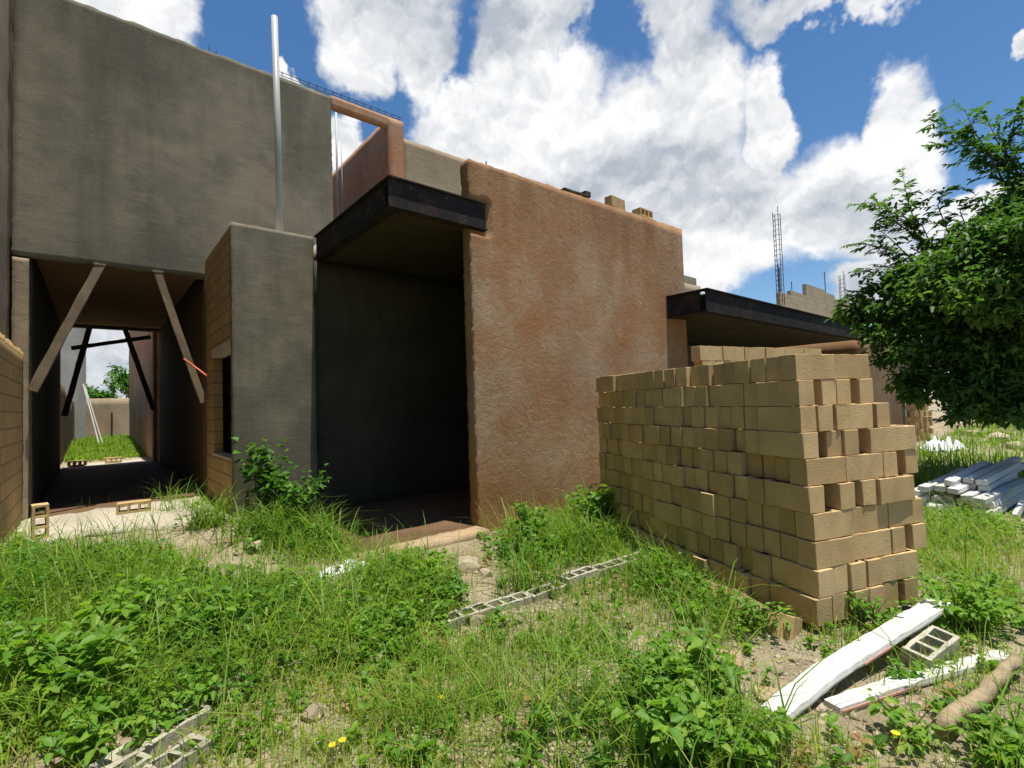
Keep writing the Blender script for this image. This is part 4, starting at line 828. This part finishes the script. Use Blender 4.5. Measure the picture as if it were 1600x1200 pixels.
def plants():
    weed_plant(1075, 1095, .34, .30, 16, 13, .085, 'large bright broad-leaved weed before the foam strip', seed=1, tint=.55)
    weed_plant(1050, 1180, .30, .34, 18, 13, .075, 'broad-leaved weed at the bottom edge below the large weed', seed=2, tint=.6)
    weed_plant(1150, 1190, .22, .28, 14, 12, .07, 'low broad-leaved weed right of the bottom weed', seed=3, tint=.6)
    weed_plant(935, 838, .62, .42, 24, 16, .085, 'bushy weed against the red-brown wall beside the pile', seed=4, tint=.45)
    weed_plant(825, 855, .52, .34, 18, 14, .075, 'leafy weed at the foot of the red-brown wall near the porch', seed=5, tint=.45)
    weed_plant(420, 818, 1.05, .36, 22, 16, .12, 'dark tall weed against the narrow grey wall', seed=6, tint=.15, z=.2)
    weed_plant(1500, 985, .32, .30, 22, 16, .06, 'round leafy weed behind the raised foam strip', seed=7, tint=.6)
    weed_plant(1360, 985, .24, .22, 12, 12, .05, 'leafy weed at the foot of the pile corner', seed=8, tint=.5)
    weed_plant(1185, 985, .25, .3, 14, 12, .05, 'creeping weed along the shaded foot of the pile', seed=9, tint=.45)
    weed_plant(1065, 880, .35, .3, 16, 13, .06, 'leafy weed between the half-buried course and the pile', seed=10, tint=.6)
    weed_plant(90, 1110, .42, .36, 20, 14, .10, 'big-leaved weed at the left edge before the pale blocks', seed=11, tint=.5)
    weed_plant(180, 1030, .40, .36, 20, 14, .085, 'big-leaved weed in the thick growth at the left', seed=12, tint=.6)
    weed_plant(340, 1010, .36, .34, 18, 14, .07, 'leafy weed right of the thick growth at the left', seed=13, tint=.5)
    weed_plant(620, 985, .26, .4, 20, 13, .07, 'spreading weed in the middle of the grass', seed=14, tint=.5)
    weed_plant(1585, 1195, .18, .22, 14, 12, .065, 'leafy weed below the log', seed=15, tint=.6)
    weed_plant(1415, 1160, .16, .16, 9, 10, .055, 'leafy weed left of the log', seed=16, tint=.65)
    weed_plant(700, 945, .24, .3, 14, 13, .06, 'leafy weed before the rocks by the porch step', seed=17, tint=.4)
    weed_plant(235, 1158, .20, .20, 10, 10, .055, 'small weed growing through the pale hollow blocks', seed=21, tint=.6); weed_plant(140, 1190, .24, .22, 12, 11, .065, 'weed at the front left of the pale hollow blocks', seed=22, tint=.55); weed_plant(305, 1110, .18, .18, 9, 10, .05, 'small weed at the right end of the pale hollow blocks', seed=23, tint=.6)
    weed_plant(470, 825, .75, .36, 20, 14, .09, 'dark leafy weed right of the tall weed by the grey wall', seed=31, tint=.25, z=.2)
    grass_tuft(325, 830, .62, 150, 'grass tuft in front of the open window', .2, 1); grass_tuft(425, 835, .55, 200, 'long grass tuft at the foot of the narrow grey wall', .2, 2, .014, .25)
    grass_tuft(510, 835, .55, 190, 'long grass tuft beside the porch opening', .2, 3, .014, .28); grass_tuft(575, 870, .35, 130, 'grass tuft at the left end of the porch step', .1, 4, .010, .22)
    grass_tuft(905, 850, .55, 160, 'long grass tuft under the bushy weed by the red-brown wall', .1, 5, .012, .2); grass_tuft(820, 900, .45, 130, 'upright grass tuft before the leafy weed by the porch', .1, 6, .010, .2)
    grass_tuft(150, 890, .60, 160, 'tall thin grass before the pale floor at the left', .1, 7, .008, .22); grass_tuft(270, 800, .7, 45, 'dark seeding grass at the passage mouth', .25, 8, .008, .15)
    grass_tuft(30, 960, .6, 160, 'tall grass tuft at the far left edge', .1, 9, .012, .3); grass_tuft(360, 950, .5, 150, 'arching grass tuft in the thick growth', .1, 10, .012, .3); grass_tuft(900, 1090, .35, 180, 'blue-green grass tuft in the lower middle', .0, 11, .007, .25)
    grass_tuft(690, 1130, .34, 220, 'fine grass tuft at the bottom middle', .0, 12, .006, .25); grass_tuft(1000, 900, .4, 110, 'grass tuft beyond the right end of the half-buried course', .05, 13, .009, .15)
    for k, (px, py) in enumerate(((520, 1185), (535, 1178), (690, 1105), (1400, 1155))):
        p = at_z(px, py, .06); rng = np.random.default_rng(k); n = 10; a = np.linspace(0, 6.28, n); D = np.stack([np.cos(a), np.sin(a), .3+a*0], -1); N = np.tile(np.array([[0, 0, 1.]]), (n, 1)); B = np.tile(np.array([[p[0], p[1], gz(p[0], p[1])+.10]]), (n, 1))
        V, Fs = leaf_arrays(B, D, N, np.full(n, .022), np.full(n, .014), .1, .1); tag(link_mesh('wild_flower', V, Fs, YELM, loc=tuple(B[0]), tint=np.full(n*6, .5)), ('yellow wild flower at the bottom edge, left of two', 'yellow wild flower at the bottom edge, right of two', 'yellow wild flower in the fine grass of the lower middle', 'yellow wild flower left of the log')[k], 'flower', 'yellow wild flowers')
plants()

# ---------------------------------------------------------------- trees
def tree(base, trunk_h, clumps, nleaf, lsize, label, name='tree', seed=0, mt=TREEM, branch_r=.12, group=None, tint=.4, cr=.55, branches=True, sprays=()):
    rng = np.random.default_rng(seed); base = np.array(base, float); e = empty(name, tuple(base), label, 'tree', group)
    tm = MB(); fork = base+np.array([.1, .05, trunk_h]); tm.tube([base+np.array([0, 0, -.2]), base+np.array([.05, 0, trunk_h*.5]), fork], [branch_r*1.5, branch_r*1.15, branch_r], 10); tm.build('trunk', BARK, e, loc=tuple(base), smooth=True)
    bm_ = MB(); Vs, Fa, Ta, nv = [], [], [], 0
    for ci, (c, r, dens) in enumerate(clumps):
        c = np.array(c, float)
        if branches:
            d = c-fork; mid = fork+d*.5+np.array([rng.normal(0, .2), rng.normal(0, .2), .12*np.linalg.norm(d)]); rr = branch_r*.22+.01
            if ci % 2 == 0 or dens < .9: bm_.tube([fork+d*.03, fork+(mid-fork)*.55, mid, mid+(c-mid)*.6, c], [rr*1.6, rr*1.3, rr, rr*.6, .008], 6)
        n = int(nleaf*dens*(r/cr)**2); tw = max(4, n//14); ta = rng.normal(0, 1, (tw, 3)); ta /= np.linalg.norm(ta, axis=1, keepdims=True); ta[:, 2] = ta[:, 2]*.6+.15
        tip = c+ta*r*(.55+.5*rng.random((tw, 1))); k = rng.integers(0, tw, n); t = rng.random(n)**.5; P = c+(tip[k]-c)*t[:, None]+rng.normal(0, .05*r/cr*1.3, (n, 3))
        if lsize < .2 and branches and ci % 3 == 0:
            for q in range(min(tw, 7)): bm_.tube([c, c+(tip[q]-c)*.6, tip[q]], [.012, .008, .003], 4)
        D = ta[k]*.5+rng.normal(0, .6, (n, 3)); D[:, 2] -= .15; D /= np.linalg.norm(D, axis=1, keepdims=True); N = np.stack([rng.normal(0, .35, n), rng.normal(0, .35, n), np.ones(n)], -1); N -= D*np.sum(N*D, 1, keepdims=True)
        L = lsize*(.6+.7*rng.random(n)); V, Fs = leaf_arrays(P, D, N, L, L*(.42+.15*rng.random(n)), .14, .25); Vs.append(V); Fa.append(Fs+nv); Ta.append(np.repeat(np.clip(tint+rng.normal(0, .1)+rng.normal(0, .18, n), 0, 1), 6)); nv += len(V)
    for pts in sprays:                                         # feathery outer branches: leaves in close ranks along each twig
        pts = [np.array(p, float) for p in pts]; rad_ = np.linspace(.013, .004, len(pts)); bm_.tube(pts, rad_, 5)
        d0 = fork+(pts[0]-fork)*.2; bm_.tube([fork, d0+np.array([0, 0, .2]), (d0+pts[0])/2+np.array([0, 0, .25]), pts[0]], [.04, .032, .022, .013], 6)
        for a, b in zip(pts[:-1], pts[1:]):
            ln = np.linalg.norm(b-a)
            for t in np.arange(0, 1, .062/ln):
                q = a+(b-a)*t; td = (b-a)/ln*.7+rng.normal(0, .75, 3); td[2] = td[2]*.5+.1; td /= np.linalg.norm(td); lt = .10+.26*rng.random(); bm_.tube([q, q+td*lt], [.005, .002], 3); n = 11
                tt = np.linspace(.15, 1.05, n); P = q+td*lt*tt[:, None]; sd = np.cross(td, (0, 0, 1.0)); D = td*.7+sd*np.where(np.arange(n) % 2, 1, -1)[:, None]*.8+rng.normal(0, .2, (n, 3)); D[:, 2] -= .1
                D /= np.linalg.norm(D, axis=1, keepdims=True); N = np.stack([rng.normal(0, .25, n), rng.normal(0, .25, n), np.ones(n)], -1); N -= D*np.sum(N*D, 1, keepdims=True); L = .115*(.6+.6*rng.random(n))
                V, Fs = leaf_arrays(P, D, N, L, L*.42, .12, .2); Vs.append(V); Fa.append(Fs+nv); Ta.append(np.repeat(np.clip(tint+rng.normal(.05, .15, n), 0, 1), 6)); nv += len(V)
    if bm_.v: bm_.build('limbs', BARK, e, loc=tuple(base), smooth=True)
    link_mesh('crown', np.concatenate(Vs), np.concatenate(Fa), mt, e, tuple(base), tint=np.concatenate(Ta))
    return e
def far_point(px, py, dist):
    d = ray(px, py); return EYEP+d*(dist/np.hypot(d[0], d[1]))
def trees():
    rng = np.random.default_rng(5); C = np.array([12.0, .45, 3.4]); R = np.array([3.0, 3.0, 2.0]); cl = []
    while len(cl) < 175:
        d = rng.normal(0, 1, 3); d /= np.linalg.norm(d); rr = rng.random()**.30; p = C+d*R*rr*(.80+.5*float(fbm(d, 1.6, 2))); 
        qx, qy = project(p)
        if p[2] < 1.55 or (qx < 1640 and qy < 525-.70*(qx-1310)): continue
        cl.append((p, .42+.28*rng.random(), 1.0))
    for px, py, dist, r, dn in ((1335, 490, 11.6, .45, 1), (1375, 450, 11.4, .32, .8), (1345, 470, 11.4, .28, .8), (1425, 425, 11.4, .3, .7), (1440, 470, 11, .5, 1), (1440, 560, 10.6, .5, 1), (1410, 600, 10.8, .35, .9), (1375, 560, 10.9, .32, .9), (1470, 540, 10.6, .5, 1), (1530, 560, 10.5, .55, 1), (1590, 570, 10.4, .55, 1), (1500, 590, 10.4, .45, 1), (1560, 600, 10.3, .5, 1), (1450, 500, 10.9, .5, 1), (1540, 500, 10.8, .55, 1), (1600, 510, 10.7, .55, 1), (1490, 460, 11, .5, 1), (1560, 440, 11, .55, 1), (1610, 420, 11, .55, 1), (1430, 590, 10.7, .38, 1), (1600, 380, 11.2, .5, 1), (1540, 400, 11.2, .5, 1), (1530, 635, 10.1, .4, 1), (1580, 650, 10.0, .4, 1), (1395, 530, 11, .4, 1), (1360, 520, 11.3, .35, .9), (1325, 500, 11.5, .28, .8), (1430, 620, 10.5, .3, .8), (1510, 650, 10.2, .35, .9), (1390, 480, 11.2, .45, 1), (1420, 430, 11.2, .5, 1), (1480, 610, 10.4, .45, 1), (1540, 620, 10.3, .5, 1), (1590, 630, 10.2, .5, 1), (1500, 420, 11, .55, 1), (1560, 370, 11.2, .55, 1), (1590, 320, 11.4, .5, .9), (1560, 335, 11.6, .35, .8), (1500, 385, 11.4, .35, .8),
                                 (1640, 330, 11.5, .4, .8)):
        cl.append((far_point(px, py, dist), r, dn))
    sp = [[(1490, 415), (1410, 398), (1345, 378)], [(1480, 400), (1400, 348), (1350, 312)], [(1450, 400), (1420, 320), (1412, 280)], [(1490, 385), (1465, 320), (1482, 292)], [(1450, 430), (1385, 416), (1335, 428)],
          [(1660, 330), (1590, 268), (1540, 236), (1490, 202), (1450, 185)], [(1620, 300), (1575, 225), (1592, 168)], [(1570, 260), (1520, 228), (1465, 226)], [(1545, 240), (1522, 205), (1508, 172)], [(1410, 355), (1372, 322)], [(1640, 290), (1610, 215), (1640, 160)], [(1590, 270), (1555, 215), (1545, 190)],
          [(1460, 395), (1440, 350), (1385, 330)], [(1430, 410), (1390, 372), (1362, 350)], [(1520, 380), (1500, 330), (1530, 300)], [(1620, 300), (1570, 262), (1500, 250)], [(1420, 450), (1350, 455), (1312, 478)], [(1600, 300), (1560, 280), (1540, 262)]]
    sp = [[far_point(x, y, 11.4+.12*(k % 4)) for x, y in q] for k, q in enumerate(sp)]
    tree((12.3, .1, 0), 1.9, cl, 720, .115, 'dense dark green tree with feathery spreading branches at the right', seed=5, branch_r=.16, sprays=sp)
    # trees beyond the yard wall
    def ball(c, r, n, sd): q = np.random.default_rng(sd); return [(np.array(c)+q.normal(0, .45, 3)*np.array(r), .8+.5*q.random(), 1) for _ in range(n)]
    tree((2.6, 47, 0), 2, ball((2.6, 47, 4.0), (1.4, 1.4, 1.3), 22, 1), 120, .32, 'green tree showing above the back wall of the yard', seed=11, mt=WEEDM, tint=.15, cr=.9)
    tree((-.1, 52, 0), 1.5, ball((-.1, 52, 3.1), (1.2, 1, .6), 10, 2), 110, .32, 'low tree left of the taller one above the yard wall', seed=12, mt=WEEDM, tint=.15, cr=.9)
    # bushes and trees right of the third house
    tree((30, .8, 0), .4, ball((30, .8, 1.0), (2.2, 1.6, .7), 16, 3), 130, .2, 'bright green bush behind the boulders under the tree', 'bush', 13, WEEDM, tint=.5, cr=.9)
    tree((24, -.8, 0), .3, ball((24, -.8, .8), (1.3, 1.3, .5), 12, 4), 130, .16, 'low green bush at the right edge under the tree', 'bush', 14, WEEDM, tint=.5, cr=.9)
    tree((37, 1, 0), 2, ball((37, 1, 4.0), (3.5, 3, 2.2), 34, 5), 130, .35, 'large tree in the distance behind the right-hand tree', seed=15, tint=.5, cr=.9)
    tree((33, -6, 0), 2, ball((33, -6, 3.6), (3.5, 3, 2.0), 30, 6), 130, .35, 'distant tree at the far right behind the bushes', seed=16, tint=.5, cr=.9)
trees()
